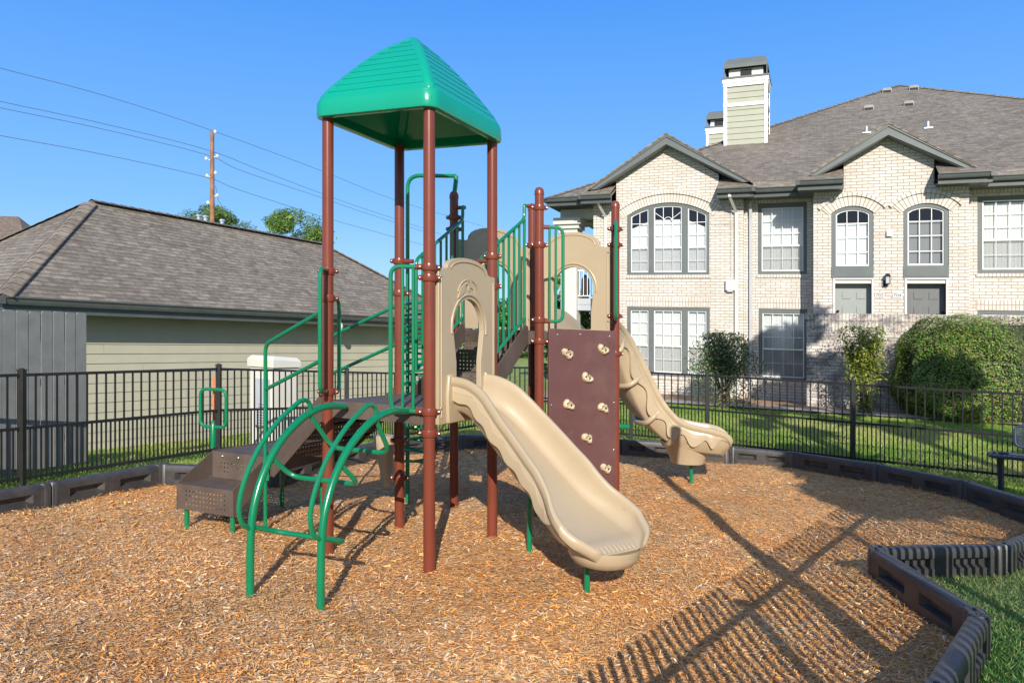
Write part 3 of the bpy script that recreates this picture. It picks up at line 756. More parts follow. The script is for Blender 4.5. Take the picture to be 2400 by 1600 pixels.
def vlen(a, b): return math.hypot(b[0] - a[0], b[1] - a[1])
def lerp(a, b, k): return tuple(a[i] + (b[i] - a[i]) * k for i in range(len(a)))
def gtube(name, pts, r=0.0165, parent=None, mat=None, seg=10, fil=None, closed=False):
    mb = MB(); P = fillet(pts, fil) if fil else pts
    mb.tube(P, r, seg, closed=closed); return mb.build(name, mat or GREEN, parent or ps)

# decks
def deck(name, poly, z, th=0.13):
    mb = MB(); n = len(poly)
    mb.face([(p[0], p[1], z) for p in poly]); mb.face([(p[0], p[1], z - .01) for p in poly][::-1])
    for i in range(n):
        p, q = poly[i], poly[(i + 1) % n]; l = vlen(p, q)
        mb.face([(p[0], p[1], z - th), (q[0], q[1], z - th), (q[0], q[1], z), (p[0], p[1], z)], [(0, 0), (l, 0), (l, th), (0, th)])
    o = mb.build(name, STEP, ps, smooth=0, bevel=0.006)
    # slots along the rim
    for i in range(n):
        p, q = poly[i], poly[(i + 1) % n]; l = vlen(p, q); u = ((q[0] - p[0]) / l, (q[1] - p[1]) / l)
        nrm = (u[1], -u[0]); c = np.mean(poly, axis=0)
        if (p[0] - c[0]) * nrm[0] + (p[1] - c[1]) * nrm[1] < 0: nrm = (-nrm[0], -nrm[1])
        ms = MB(((p[0], p[1]), u, nrm))
        for k in range(1, int(l / .16)): ms.box((k * .16 - .022, 0.0005, z - .068), (k * .16 + .022, 0.003, z - .055))
        ms.build('slots', DARK, o, smooth=0)
    return o
def off(p, dx, dy): return (p[0] + dx, p[1] + dy)
deck('deck', [A_, C_, D_, B_], DZ1)
deck('deck', [E_, G_, I_, H_], DZ2)

# perforated steps between two edges (lower edge a0-a1 at z0, upper edge b0-b1 at z1)
def stairs(a0, a1, b0, b1, z0, z1, n, drop=0.16):
    st = MB(); rise = (z1 - z0) / (n + 1)
    for i in range(1, n + 2):
        k0 = (i - 1) / (n + 0.0001) if n else 1
        k0 = (i - .35) / (n + .65) if i <= n else 1.0; k1 = min(1, (i + .65) / (n + .65))
        k0 = i / (n + 1) - 1 / (n + 1) * .0; k1 = min(1.0, (i + 1) / (n + 1))
        p0, p1 = lerp(a0, b0, k0), lerp(a1, b1, k0); q0, q1 = lerp(a0, b0, k1), lerp(a1, b1, k1); z = z0 + rise * i; l = vlen(p0, p1)
        st.face([(p0[0], p0[1], z - rise), (p1[0], p1[1], z - rise), (p1[0], p1[1], z), (p0[0], p0[1], z)], [(0, 0), (l, 0), (l, rise), (0, rise)], 1)
        if i <= n:
            dd = vlen(p0, q0); st.face([(p0[0], p0[1], z), (p1[0], p1[1], z), (q1[0], q1[1], z), (q0[0], q0[1], z)], [(0, 0), (l, 0), (l, dd), (0, dd)], 0)
            st.face([(p0[0], p0[1], z - .012), (p1[0], p1[1], z - .012), (q1[0], q1[1], z - .012), (q0[0], q0[1], z - .012)], [(0, 0), (l, 0), (l, dd), (0, dd)], 0)
    o = st.build('step_treads', [STEP, STEPH], ps, smooth=0, fixn=False)
    return o
def stringer(a, b, z0, z1, hang=0.2, lip=0.06, parent=None, ext=0.0):
    "side plate of a stair from a (z0) up to b (z1)"
    l = vlen(a, b); u = ((b[0] - a[0]) / l, (b[1] - a[1]) / l); mb = MB((a, u, (-u[1], u[0])))
    pts = [(0, z0 - .12), (0, z0 + lip), (.05, z0 + lip + .02), (l - .06, z1 + lip), (l, z1 + lip * .6), (l, z1 - .13), (l - .06, z1 - .16), (.12, z0 - .14)]
    mb.prism(pts, -.006, .006); return mb.build('side_panel', STEP, parent or ps, smooth=0, bevel=.003)
def ins_(a, b, d): l = vlen(a, b); return (a[0] + (b[0] - a[0]) * d / l, a[1] + (b[1] - a[1]) * d / l)
c1, d1, e1, h1 = ins_(C_, D_, .13), ins_(D_, C_, .13), ins_(E_, H_, .12), ins_(H_, E_, .12)
st2 = stairs(c1, d1, e1, h1, DZ1, DZ2, 2)
stringer(off(c1, .0, .03), off(e1, 0, -.03), DZ1, DZ2, parent=st2); stringer(off(d1, .0, .03), off(h1, 0, -.03), DZ1, DZ2, parent=st2)

# transfer station: low box step, landing, stairs up to the deck
U1v = np.array([.927, -.375]); U2v = np.array([.45, .893])       # right-forward and right-back axes of the set
FL = np.array([-2.86, 6.33]); FR = FL + U1v * .60
BL = FL + U2v * .37; BR = FR + U2v * .37
LZ0, LZ1 = .43, .66
tr = MB(); W60 = .60
def quad(mb, a, b, z0, z1, m=0):
    l = vlen(a, b); mb.face([(a[0], a[1], z0), (b[0], b[1], z0), (b[0], b[1], z1), (a[0], a[1], z1)], [(0, 0), (l, 0), (l, z1 - z0), (0, z1 - z0)], m)
def flat(mb, pts, z, m=0): mb.face([(p[0], p[1], z) for p in pts], [(p[0], p[1]) for p in pts], m)
TL_, TR_ = BL + U2v * .85, BR + U2v * .85
FLi, FRi = FL + U1v * .08, FR - U1v * .08
# front riser with a perforated field
for (z0, z1, m) in ((.215, .245, 0), (.245, .40, 1), (.40, .43, 0)):
    if m: quad(tr, FL, FLi, z0, z1, 0); quad(tr, FLi, FRi, z0, z1, 1); quad(tr, FRi, FR, z0, z1, 0)
    else: quad(tr, FL, FR, z0, z1, 0)
BLi, BRi = BL + U1v * .08, BR - U1v * .08
for (z0, z1, m) in ((.43, .47, 0), (.47, .57, 1), (.57, .66, 0)):
    if m: quad(tr, BL, BLi, z0, z1, 0); quad(tr, BLi, BRi, z0, z1, 1); quad(tr, BRi, BR, z0, z1, 0)
    else: quad(tr, BL, BR, z0, z1, 0)
flat(tr, [FL, FR, BR, BL], .43); flat(tr, [BL, BR, TR_, TL_], .66); flat(tr, [BL, BR, TR_, TL_], .65)
tro = tr.build('transfer_steps', [STEP, STEPH], ps, smooth=0, fixn=False)
for S in (-1, 1):
    a = FL if S < 0 else FR
    l = .37 + .85; mb = MB((tuple(a - U1v * (.004 if S < 0 else -.004)), tuple(U2v), tuple(-U1v)))
    mb.prism([(-.004, .20), (-.004, .435), (.385, .67), (l, .67), (l, .54), (.42, .50)], -.004, .004)
    mb.build('side_panel', STEP, tro, smooth=0, bevel=.002)
mb = MB(); a, b = TL_, TR_; quad(mb, a, b, .54, .67); mb.build('back_panel', STEP, tro, smooth=0)
for k, (x, y) in enumerate([(FL + U1v * .05 + U2v * .05), (FR - U1v * .05 + U2v * .05), (BL + U1v * .10 + U2v * .05), (TL_ + U1v * .06 - U2v * .06), (TR_ - U1v * .06 - U2v * .06)]):
    mb = MB(); mb.lathe(x, y, [(.021, -.1), (.021, .21 if k < 2 else .6)], 12); lg = mb.build('leg', GREEN, ps)
for k in range(3):
    mb = MB(); p = BL + U1v * (.12 + .18 * k) - U2v * .004; mb.ball((p[0], p[1], .625), .012, 8); mb.build('bolt', BOLT, tro)
st1 = stairs(tuple(BR), tuple(TR_), off(B_, 0, 0), off(D_, 0, 0), LZ1, DZ1, 2)
stringer(tuple(BR), B_, LZ1 - .02, DZ1, parent=st1); stringer(tuple(TR_), D_, LZ1 - .02, DZ1, parent=st1)

# handrails beside the transfer stair
def handrail(p, q, zt0, zt1, zm0, zm1):
    o = gtube('handrail', [(p[0], p[1], -.08), (p[0], p[1], zt0), (q[0], q[1], zt1)], fil=.07)
    gtube('mid_rail', [(p[0], p[1], zm0), (q[0], q[1], zm1)], parent=o)
    mb = MB(); mb.fr = ((p[0] + .01, p[1] - .02), (1, 0), (0, 1)); mb.box((-.025, -.003, .47), (.028, .003, .64)); mb.build('bracket', GREEN, o, smooth=0, bevel=.002)
    return o
handrail((-2.125, 6.38), (B_[0], B_[1]), 1.64, 1.955, 1.25, 1.565)
handrail((-1.74, 7.14), (D_[0], D_[1]), 1.72, 2.03, 1.36, 1.68)
# small handle on the landing
hp = at(500, 1043, 7.25); hx, hy = hp[0], hp[1]
hl = MB(); hl.tube([(hx, hy, .60), (hx, hy, .80), (hx, hy, .82), (hx, hy, .86)], [.028, .028, .018, .016], 12)
ho = hl.build('grab_handle', GREEN, ps)
lz0, lz1 = EYE + (766 - 1000) / F_PX * hy, EYE + (766 - 912) / F_PX * hy; hw = .138
gtube('handle_loop', fillet([(hx, hy, lz0), (hx - hw, hy + .03, lz0), (hx - hw, hy + .03, lz1), (hx + hw, hy - .03, lz1), (hx + hw, hy - .03, lz0), (hx + .001, hy, lz0)], .07), r=.0165, parent=ho)
hl2 = MB(); hl2.tube([(hx, hy, .85), (hx, hy, lz0)], .014, 10); hl2.build('handle_stem', GREEN, ho)

# grab loops at the posts
def loop(p, d, z0, z1, reach, bars=0, r=.0165):
    l = math.hypot(*d); d = (d[0] / l, d[1] / l); P = lambda k, z: (p[0] + d[0] * k, p[1] + d[1] * k, z)
    o = gtube('grab_rail', [P(.05, z1), P(reach, z1), P(reach, z0), P(.05, z0)], r=r, fil=.08)
    for i in range(bars): k = .05 + (reach - .05) * (i + 1) / (bars + 1) - .01; gtube('bar', [P(k, z0), P(k, z1)], r=.0125, parent=o)
    for z in (z0, z1): gtube('socket', [P(.03, z), P(.105, z)], r=.0215, parent=o, mat=BROWN)
    return o
loop(A_, (-.98, .02), 1.19, 2.27, .29, 2)
loop(B_, (.0, -1), 1.30, 2.25, .24)
loop(B_, (.10, .9), 1.27, 2.03, .26)
loop(E_, (.99, .02), 1.93, 2.86, .235, 2)
loop(G_, (-.12, -1), 1.98, 2.99, .30)

# guard rails beside the upper stair
def guard(p, q, low, seed_side):
    l = vlen(p, q); u = ((q[0] - p[0]) / l, (q[1] - p[1]) / l); P = lambda k, z: (p[0] + u[0] * k, p[1] + u[1] * k, z)
    k0, k1 = .0 + low[0], l - low[1]
    zt = lambda k: low[2] + (low[3] - low[2]) * (k - k0) / (k1 - k0); zb = lambda k: low[4] + (low[5] - low[4]) * (k - k0) / (k1 - k0)
    o = gtube('guard_rail', [P(k0, zb(k0)), P(k0, zt(k0) - .02), P(k1, zt(k1)), P(k1, zt(k1) + .14), P(l - .02, zt(k1) + .14)], fil=.06)
    gtube('bottom_rail', [P(k0, zt(k0) - .1), P(k0, zb(k0)), P(k1, zb(k1)), P(k1, zt(k1))], parent=o, fil=.03, r=.015)
    n = 8
    for i in range(1, n): k = k0 + (k1 - k0) * i / n; gtube('picket', [P(k, zb(k)), P(k, zt(k))], r=.0128, parent=o, seg=8)
    mb = MB((P(k1, 0)[:2], u, (-u[1], u[0]))); mb.prism([(-.02, zb(k1) + .02), (.03, zb(k1) + .02), (.035, zb(k1) - .13), (.02, zb(k1) - .155), (-.02, zb(k1) - .155), (-.035, zb(k1) - .13)], -.004, .004); mb.build('plate', GREEN, o, smooth=0)
    return o
def inset(a, b, d): l = vlen(a, b); return (a[0] + (b[0] - a[0]) * d / l, a[1] + (b[1] - a[1]) * d / l)
for (p_, p2, q_, q2, lw) in ((C_, D_, E_, H_, (.05, .06, 2.46, 2.93, 1.44, 1.95)), (D_, C_, H_, E_, (.05, .06, 2.46, 2.94, 1.44, 1.95))):
    a, b = inset(p_, p2, .14), inset(q_, q2, .13); go = guard(a, b, lw, 1)
    for (pp, aa, z) in ((p_, a, lw[2] - .04), (q_, b, lw[3] + .14)): gtube('socket', [(pp[0], pp[1], z), ((pp[0] + aa[0]) / 2, (pp[1] + aa[1]) / 2, z), (aa[0], aa[1], z)], r=.0195, parent=go, mat=BROWN)

# arch climber
def climber():
    T0, T1 = np.array([-1.289, 5.78]), np.array([-.77, 5.575]); dn = np.array([-.45, -.893]); side = np.array([.927, -.375])
    prof = [(.985, -.08), (.985, .22), (.975, .46), (.931, .655), (.839, .84), (.69, 1.01), (.47, 1.148), (.248, 1.203), (.03, 1.19)]
    pr = spline([(a, b, 0) for a, b in prof], 6)
    legs = []
    for T in (T0, T1):
        mb = MB(); mb.tube([(T[0] + dn[0] * s, T[1] + dn[1] * s, z) for s, z, _ in pr], .0265, 14)
        legs.append(mb.build('arch_leg', GREEN, ps))
    def on(T, s, z, o=(0, 0, 0)): return (T[0] + dn[0] * s + side[0] * o[0], T[1] + dn[1] * s + side[1] * o[0], z)
    for T, lg in ((T0, legs[0]), (T1, legs[1])):
        hand = [on(T, .975, .44), on(T, 1.055, .50), on(T, 1.08, .62), on(T, 1.03, .78), on(T, .91, .97), on(T, .74, 1.13), on(T, .58, 1.23), on(T, .50, 1.265), on(T, .43, 1.25), on(T, .40, 1.165)]
        gtube('hand_loop', spline(hand, 5), parent=lg, r=.0165)
    def rung(s0, z0, dz, ds, ex):
        a = on(T0, s0, z0); d = on(T1, s0, z0)
        b = on(T0, s0 + ds, z0 + dz, (.06, 0, 0)); c = on(T1, s0 + ds, z0 + dz, (ex, 0, 0))
        return gtube('rung', [a, b, c, d], fil=.09, r=.0175)
    rung(.975, .46, -.07, -.19, .05); rung(.80, .90, -.15, -.13, .06); rung(.41, 1.15, -.25, -.16, .0)
climber()

# moulded panels with an arched opening
def arch_panel(p, q, z0, zs, zc, hole, th=.045, relief=False, parent=None, name='arch_panel', ins=.05, push=0.0):
    l = vlen(p, q); u = ((q[0] - p[0]) / l, (q[1] - p[1]) / l); n = (u[1], -u[0])
    o_ = (p[0] + n[0] * push, p[1] + n[1] * push)
    mb = MB((o_, u, n)); W0, W1 = ins, l - ins; m = (W0 + W1) / 2; rad = (W1 - W0) * .36
    out = [(W0, z0), (W1, z0), (W1, zs)]
    out += [(m + rad * 1.12, zs + .0)]
    for k in range(0, 13): a = math.pi * k / 12; out.append((m + rad * math.cos(a), zs + .015 + (zc - zs - .015) * math.sin(a) ** .9))
    out += [(m - rad * 1.12, zs), (W0, zs)]
    hc, hw, hb, ht, neck = hole     # centre, half width, bottom, top, narrowing at the waist
    H = []
    for k in range(0, 17): a = math.pi * k / 16; H.append((hc + hw * math.cos(a), ht - hw + hw * math.sin(a) if True else 0))
    H += [(hc - hw, ht - hw - .02), (hc - hw + neck * .6, ht - hw - .16), (hc - hw + neck, ht - hw - .26), (hc - hw + neck, hb + .02), (hc - hw + neck, hb)]
    H += [(hc + hw - neck, hb), (hc + hw - neck, hb + .02), (hc + hw - neck, ht - hw - .26), (hc + hw - neck * .6, ht - hw - .16), (hc + hw, ht - hw - .02)]
    H2 = []
    for pnt in H:
        if not H2 or math.hypot(pnt[0] - H2[-1][0], pnt[1] - H2[-1][1]) > .002: H2.append(pnt)
    mb.prism(out, -th / 2, th / 2, holes=[H2[::-1]])
    o = mb.build(name, TAN, parent or ps, smooth=30, bevel=.010)
    # raised mouldings on both faces
    for sg in (1, -1):
        ww = sg * (th / 2 + .002)
        def T(pts, r, nm='moulding'):
            m2 = MB((o_, u, n)); m2.tube([(a, ww, b) for a, b in pts], r, 8); return m2.build(nm, TAN, o)
        T([(hc + (hw + .035) * math.cos(a), ht - hw + (hw + .035) * math.sin(a)) for a in np.linspace(-.15, math.pi + .15, 18)], .010)
        T([(W0 + .035, z0 + .05), (W0 + .035, zs - .05)], .007); T([(W1 - .035, z0 + .05), (W1 - .035, zs - .05)], .007)
        T([(m + (rad - .045) * math.cos(a), zs + (zc - zs - .03) * math.sin(a) ** .9) for a in np.linspace(.15, math.pi - .15, 14)], .006)
        if relief and sg > 0:
            T([(m + .185 * math.cos(a) + .0, ht - .01 + .165 * math.sin(a)) for a in np.linspace(.45, math.pi - .35, 16)], .007)
            m3 = MB((o_, u, n))
            def leafshape(cx, cz, ang, L_, W_):
                pts = []
                for k in range(12):
                    t = 2 * math.pi * k / 12; x = L_ * math.cos(t); y = W_ * math.sin(t) * (1 - abs(math.cos(t)) * .6)
                    pts.append((cx + x * math.cos(ang) - y * math.sin(ang), cz + x * math.sin(ang) + y * math.cos(ang)))
                m3.prism(pts, th / 2 - .002, th / 2 + .010)
            zc_ = ht + .115
            for (ax, az, an, L_, W_) in ((-.115, -.055, .80, .085, .030), (.125, -.075, -.80, .080, .034), (-.035, .01, .35, .045, .014), (.035, .0, -1.1, .040, .024), (.0, -.015, 1.45, .040, .018), (-.01, .022, -.2, .03, .012)): leafshape(m + ax, zc_ + az, an, L_, W_)
            m3.build('relief', TAN, o, smooth=40, bevel=.003)
    for (a, b) in ((W0 + .03, z0 + .12), (W1 - .03, z0 + .12), (W0 + .03, zs - .06), (W1 - .03, zs - .06)):
        m4 = MB((o_, u, n)); m4.ball((a, th / 2 + .003, b), .012, 8, sy=.6); m4.build('bolt', BOLT, o)
    return o
arch_panel(A_, C_, 1.09, 2.27, 2.385, (.505, .24, 1.24, 2.06, .045), relief=True, push=.03)
arch_panel(I_, G_, 1.84, 2.76, 2.93, (.50, .235, 1.87, 2.55, .03), ins=.045)
arch_panel(H_, I_, 1.84, 2.76, 2.93, (.53, .24, 1.87, 2.55, .03), ins=.05)

# climbing wall with holds
def climb_wall():
    l = vlen(E_, G_); u = ((G_[0] - E_[0]) / l, (G_[1] - E_[1]) / l); n = (u[1], -u[0]); o_ = (E_[0] + n[0] * .03, E_[1] + n[1] * .03)
    mb = MB((o_, u, n)); mb.prism([(.09, .02), (l - .035, .02), (l - .035, 1.86), (.09, 1.86)], -.012, .012); o = mb.build('climbing_wall', BOARD, ps, smooth=0, bevel=.004)
    for k, (hx_, hy_) in enumerate([(1326.6, 828.7), (1410, 819), (1372.5, 885), (1329, 948), (1410, 955), (1372.5, 1025.7), (1416.5, 1096.5)]):
        d = ((hx_ - 1200) / F_PX); a = (o_[0] - d * o_[1]) / (d * u[1] - u[0]); Y = o_[1] + u[1] * a; z = EYE + (hz(hx_) - hy_) / F_PX * Y
        m2 = MB((o_, u, n)); g = random.Random(k)
        pts = []
        for j in range(16):
            t = 2 * math.pi * j / 16; r = .058 * (1 + .28 * math.cos(2 * t + .9) + .12 * math.sin(3 * t + k))
            pts.append((a + r * math.cos(t), z + r * math.sin(t)))
        m = 8; R = []
        for i, (s_, w_) in enumerate([(1.02, .012), (1.0, .022), (.86, .040), (.60, .046), (.38, .030), (.2, .026)]):
            R.append([(a + (p[0] - a) * s_ + .008, w_ + .006 * math.sin(j * 2.1 + k) * (i > 1), z + (p[1] - z) * s_) for j, p in enumerate(pts)])
        i0 = m2.grid(R, True); m2.fan(i0 + 5 * 16, 16); ob = m2.build('climbing_hold', HOLD, o, smooth=50)
        for dx_, dz_ in ((-.03, .012), (.026, -.004), (.0, .04)):
            m2 = MB((o_, u, n)); m2.ball((a + dx_, .040, z + dz_), .011, 8, sy=.6)
            m2.build('bolt', DARK, ob)
    for (a, z) in ((.2, 1.80), (l - .12, 1.80), (.12, 1.1), (l - .06, 1.1), (.12, .6), (l - .06, .6), (.5, 1.81)):
        m2 = MB((o_, u, n)); m2.ball((a, .014, z), .011, 8, sy=.6); m2.build('bolt', BOLT, o)
climb_wall()

# slides: a cross section swept along a curve
def slide(name, path, sects, parent=None, floor_ribs=True, tip=True):
    "path: list of (x, y, z floor); sects: (half width, wall height, lip) per path point"
    n = 7
    PP = spline(path, n); SS = spline([tuple(s) for s in sects], n)
    R = []; N_ = len(PP); T = []
    for i in range(N_):
        a = np.array(PP[max(i - 1, 0)]); b = np.array(PP[min(i + 1, N_ - 1)]); t = b - a; t /= np.linalg.norm(t); T.append(t)
    for i, (p, s) in enumerate(zip(PP, SS)):
        t = T[i]; side = np.array([t[1], -t[0], 0]); side /= np.linalg.norm(side); up = np.cross(side, t); p = np.array(p)
        up = np.array([t[0] * -t[2], t[1] * -t[2], 1 - t[2] * t[2]]); up /= np.linalg.norm(up)
        hw, h, lip = s; hw = max(hw, .02); h = max(h, .01)
        prof = []
        fw = hw * .68                                   # flat floor half width
        rib = 0.006 if floor_ribs and i < N_ - 3 else 0
        # inner surface from left rim to right rim
        inner = []
        for k in range(7): a = k / 6 * math.pi / 2; inner.append((-hw + (hw - fw) * (1 - math.cos(a)) , h - h * math.sin(a) if True else 0))
        inner = [(-hw + (hw - fw) * (1 - math.cos(k / 6 * math.pi / 2)) * 1.0, h * (1 - math.sin(k / 6 * math.pi / 2))) for k in range(7)]
        nf = 16
        fl = [(-fw + 2 * fw * k / nf, (rib if k % 2 else 0)) for k in range(1, nf)]
        inner = inner + fl + [(-a, b) for a, b in inner[::-1]]
        # rounded rim and outer wall
        rim_r = [(hw + lip * .25, h + lip * .30), (hw + lip * .6, h + lip * .35), (hw + lip * .95, h + lip * .15), (hw + lip, h - lip * .3), (hw + lip * .92, h - .045), (hw + lip * .45, h - .065), (hw + lip * .35, h - .10 if h > .1 else h - .07), (hw * .92, -.03), (hw * .75, -.055)]
        outer = rim_r + [(0, -.058)] + [(-a, b) for a, b in rim_r[::-1]]
        prof = inner + outer
        if not floor_ribs: pass
        R.append([tuple(p + side * a + up * b) for a, b in prof])
    mb = MB(); k = len(R[0]); i0 = mb.grid(R, True); mb.fan(i0, k, True); mb.fan(i0 + (len(R) - 1) * k, k)
    return mb.build(name, TAN, parent or ps, smooth=50), PP, SS, T
def arc_path(p0, a0, a1, length, zs, n):
    out = []; x, y = p0; ds = length / (n - 1)
    for i in range(n):
        t = i / (n - 1); a = math.radians(a0 + (a1 - a0) * t)
        out.append((x, y, float(np.interp(t * length, [z[0] for z in zs], [z[1] for z in zs])))); x += math.cos(a) * ds; y += math.sin(a) * ds
    return out
pth = arc_path((-.37, 5.97), -25, -56, 1.46, [(0, 1.225), (.10, 1.215), (.22, 1.16), (.45, .955), (.7, .735), (.95, .535), (1.12, .435), (1.28, .38), (1.40, .36), (1.5, .29)], 16)
sec = [(.255, .21, .05)] * 2 + [(.265, .21, .05), (.28, .20, .05)] + [(.29, .195, .048)] * 5 + [(.295, .18, .048), (.315, .165, .05), (.345, .15, .055), (.36, .135, .06), (.35, .11, .065), (.30, .06, .07), (.18, .02, .06)]
s1, PP1, SS1, TT1 = slide('slide', pth, sec)
# scalloped outer skirt, double line moulding, entry flange
def along(PP, SS, TT, i, a, b):
    t = TT[i]; side = np.array([t[1], -t[0], 0]); side /= np.linalg.norm(side); up = np.array([-t[0] * t[2], -t[1] * t[2], 1 - t[2] * t[2]]); up /= np.linalg.norm(up)
    return tuple(np.array(PP[i]) + side * a + up * b)
def skirts(PP, SS, TT, par, i1, amp=.05, base=.10, period=9, ss=(1, -1), i0_=2, out=.014):
    for sg in ss:
        mb = MB(); R = []
        for i in range(i0_, i1):
            hw, h, lip = SS[i]; hw += lip * .30; fade = min(1, (i1 - i) / 12); ph = (i % period) / period
            d = (base + amp * (.5 - .5 * math.cos(2 * math.pi * ph))) * fade + .01
            q = lambda a, b: along(PP, SS, TT, i, sg * a, b)
            R.append([q(hw + .002, h - .03), q(hw + out, h - .05), q(hw + out + .006, h - .03 - d * .6), q(hw + out + .002, h - .03 - d), q(hw + out - .012, h - .036 - d), q(hw - .03, h - .02 - d)])
        mb.grid(R); sk = mb.build('skirt', TAN, par, smooth=50)
        for off_, r in ((.050, .007), (.080, .004)):
            pts = [along(PP, SS, TT, i, sg * (SS[i][0] + SS[i][2] * .30 + out + .004), SS[i][1] - off_ - .025 * math.sin(math.pi * (i % period) / period) * (off_ > .06)) for i in range(i0_ + 1, i1 - 6)]
            m2 = MB(); m2.tube(pts, r, 6, False); m2.build('moulding', TAN, sk)
skirts(PP1, SS1, TT1, s1, 84, amp=.022, base=.12, period=12)
# entry flange below the panel opening
l_ = vlen(A_, C_); uu = ((C_[0] - A_[0]) / l_, (C_[1] - A_[1]) / l_)
mb = MB(((A_[0] + uu[1] * .055, A_[1] - uu[0] * .055), uu, (uu[1], -uu[0])))
mb.prism([(.165, 1.09), (.80, 1.09), (.83, 1.30), (.82, 1.44), (.76, 1.47), (.74, 1.25), (.66, 1.20), (.33, 1.20), (.26, 1.25), (.24, 1.47), (.17, 1.46), (.15, 1.30)], -.02, .02); mb.build('entry_flange', TAN, s1, smooth=30, bevel=.012)
# exit belly and legs
mb = MB(); c = PP1[-12]; R = []
for k, (r, z) in enumerate([(.24, .35), (.235, .29), (.20, .24), (.12, .21)]):
    R.append([(c[0] + r * 1.05 * math.cos(a) - .01, c[1] + r * math.sin(a), z - .02) for a in np.linspace(0, 2 * math.pi, 20, endpoint=False)])
i0 = mb.grid(R, True); mb.fan(i0 + 3 * 20, 20); mb.build('exit_base', TAN, s1, smooth=60)
for (x, y, z1, r) in ((.535, 5.28, .23, .021), (.14, 5.93, .75, .021)):
    mb = MB(); mb.lathe(x, y, [(r, -.12), (r, z1)], 12); mb.build('leg', GREEN, s1)
# bullnose with scallops
mb = MB(); iN = len(PP1) - 6
for k in range(-4, 5):
    a = k * .040; p0 = along(PP1, SS1, TT1, iN, a, -.014); p1 = along(PP1, SS1, TT1, iN + 4, a * .98, -.012)
    mb.tube([p0, p1], .021, 10)
mb.build('bullnose', TAN, s1, smooth=60)

# far curved slide
pth2 = [(.67, 8.13, 1.84), (.82, 8.42, 1.83), (.95, 8.70, 1.76), (1.08, 8.95, 1.63), (1.24, 9.12, 1.41), (1.42, 9.22, 1.13), (1.60, 9.27, .87), (1.79, 9.29, .68), (1.96, 9.29, .565), (2.14, 9.28, .50), (2.33, 9.26, .465), (2.47, 9.24, .455), (2.58, 9.22, .445), (2.64, 9.21, .41)]
sec2 = [(.24, .24, .05)] * 3 + [(.25, .26, .05)] * 8 + [(.25, .25, .055), (.20, .22, .06), (.10, .12, .06)]
s2, PP2, SS2, TT2 = slide('slide', pth2, sec2, floor_ribs=False)
skirts(PP2, SS2, TT2, s2, 88, amp=.11, base=.10, period=12, out=.016)
for i in (20, 32, 44, 56):
    mb = MB(); pts = [along(PP2, SS2, TT2, i, a, b) for a, b in [(.272, .14), (.272, .04), (.245, -.045), (.15, -.085), (0, -.095), (-.15, -.085), (-.245, -.045), (-.272, .04), (-.272, .14)]]
    pp_ = spline(pts, 4); mb.tube(pp_, [.018] * 3 + [.034] * (len(pp_) - 6) + [.018] * 3, 10); mb.build('joint_band', TAN, s2, smooth=60)
mb = MB(); c = (2.20, 9.28, 0); R = []
for k, (r, z) in enumerate([(.33, .52), (.27, .42), (.225, .32), (.20, .25)]):
    R.append([(c[0] + r * 1.0 * math.cos(a), c[1] + r * .8 * math.sin(a), z) for a in np.linspace(0, 2 * math.pi, 20, endpoint=False)])
i0 = mb.grid(R, True); mb.fan(i0 + 3 * 20, 20); mb.build('exit_base', TAN, s2, smooth=60)
mb = MB(); mb.lathe(2.25, 9.30, [(.022, -.12), (.022, .30)], 12); mb.build('leg', GREEN, s2)
mb = MB(); mb.tube([(1.15, 9.0, .72), (1.42, 8.95, .72)], .03, 10); mb.build('brace', GREEN, s2)

# spiral climber
cx, cy = -1.10, 7.80
mb = MB(); mb.tube(fillet([(cx, cy, -.1), (cx, cy, 3.43), (H_[0] + .02, H_[1], 3.41)], .14), .021, 12); sp_ = mb.build('spiral_pole', GREEN, ps)
mb = MB(); mb.tube([(H_[0] + .02, H_[1], 3.41), (H_[0] + .02, H_[1], 3.36), (H_[0], H_[1], 3.2)], .024, 10); mb.build('pole_bracket', GREEN, sp_)
mb = MB(); pts = []
for k in range(0, 15 * 20): a = 2 * math.pi * k / 20; pts.append((cx + .085 + .155 * math.cos(a), cy - .02 + .155 * math.sin(a), .37 + k / 20 * .116))
mb.tube(pts, .0135, 8); mb.build('spiral_rung', GREEN, sp_)
mb = MB(); mb.tube([(cx + .085 - .15, cy - .03, .2), (cx + .085 - .15, cy - .03, 2.1)], .016, 8); mb.build('spiral_stay', GREEN, sp_)
# moulded pod under the deck
px_, py_, _ = at(906, 1100, 8.05); mb = MB(); R = []
for z, rx, ox in ((1.0 * .10, .055, .01), (.16, .062, .01), (.18, .058, .0), (.24, .07, -.005), (.26, .064, -.005), (.34, .08, -.01), (.52, .10, -.02), (.62, .115, -.03), (.655, .11, -.03)):
    R.append([(px_ + ox + rx * math.cos(a), py_ + rx * math.sin(a), z) for a in np.linspace(0, 2 * math.pi, 16, endpoint=False)])
i0 = mb.grid(R, True); mb.fan(i0 + 8 * 16, 16); mb.build('stepping_pod', TAN, ps, smooth=40)
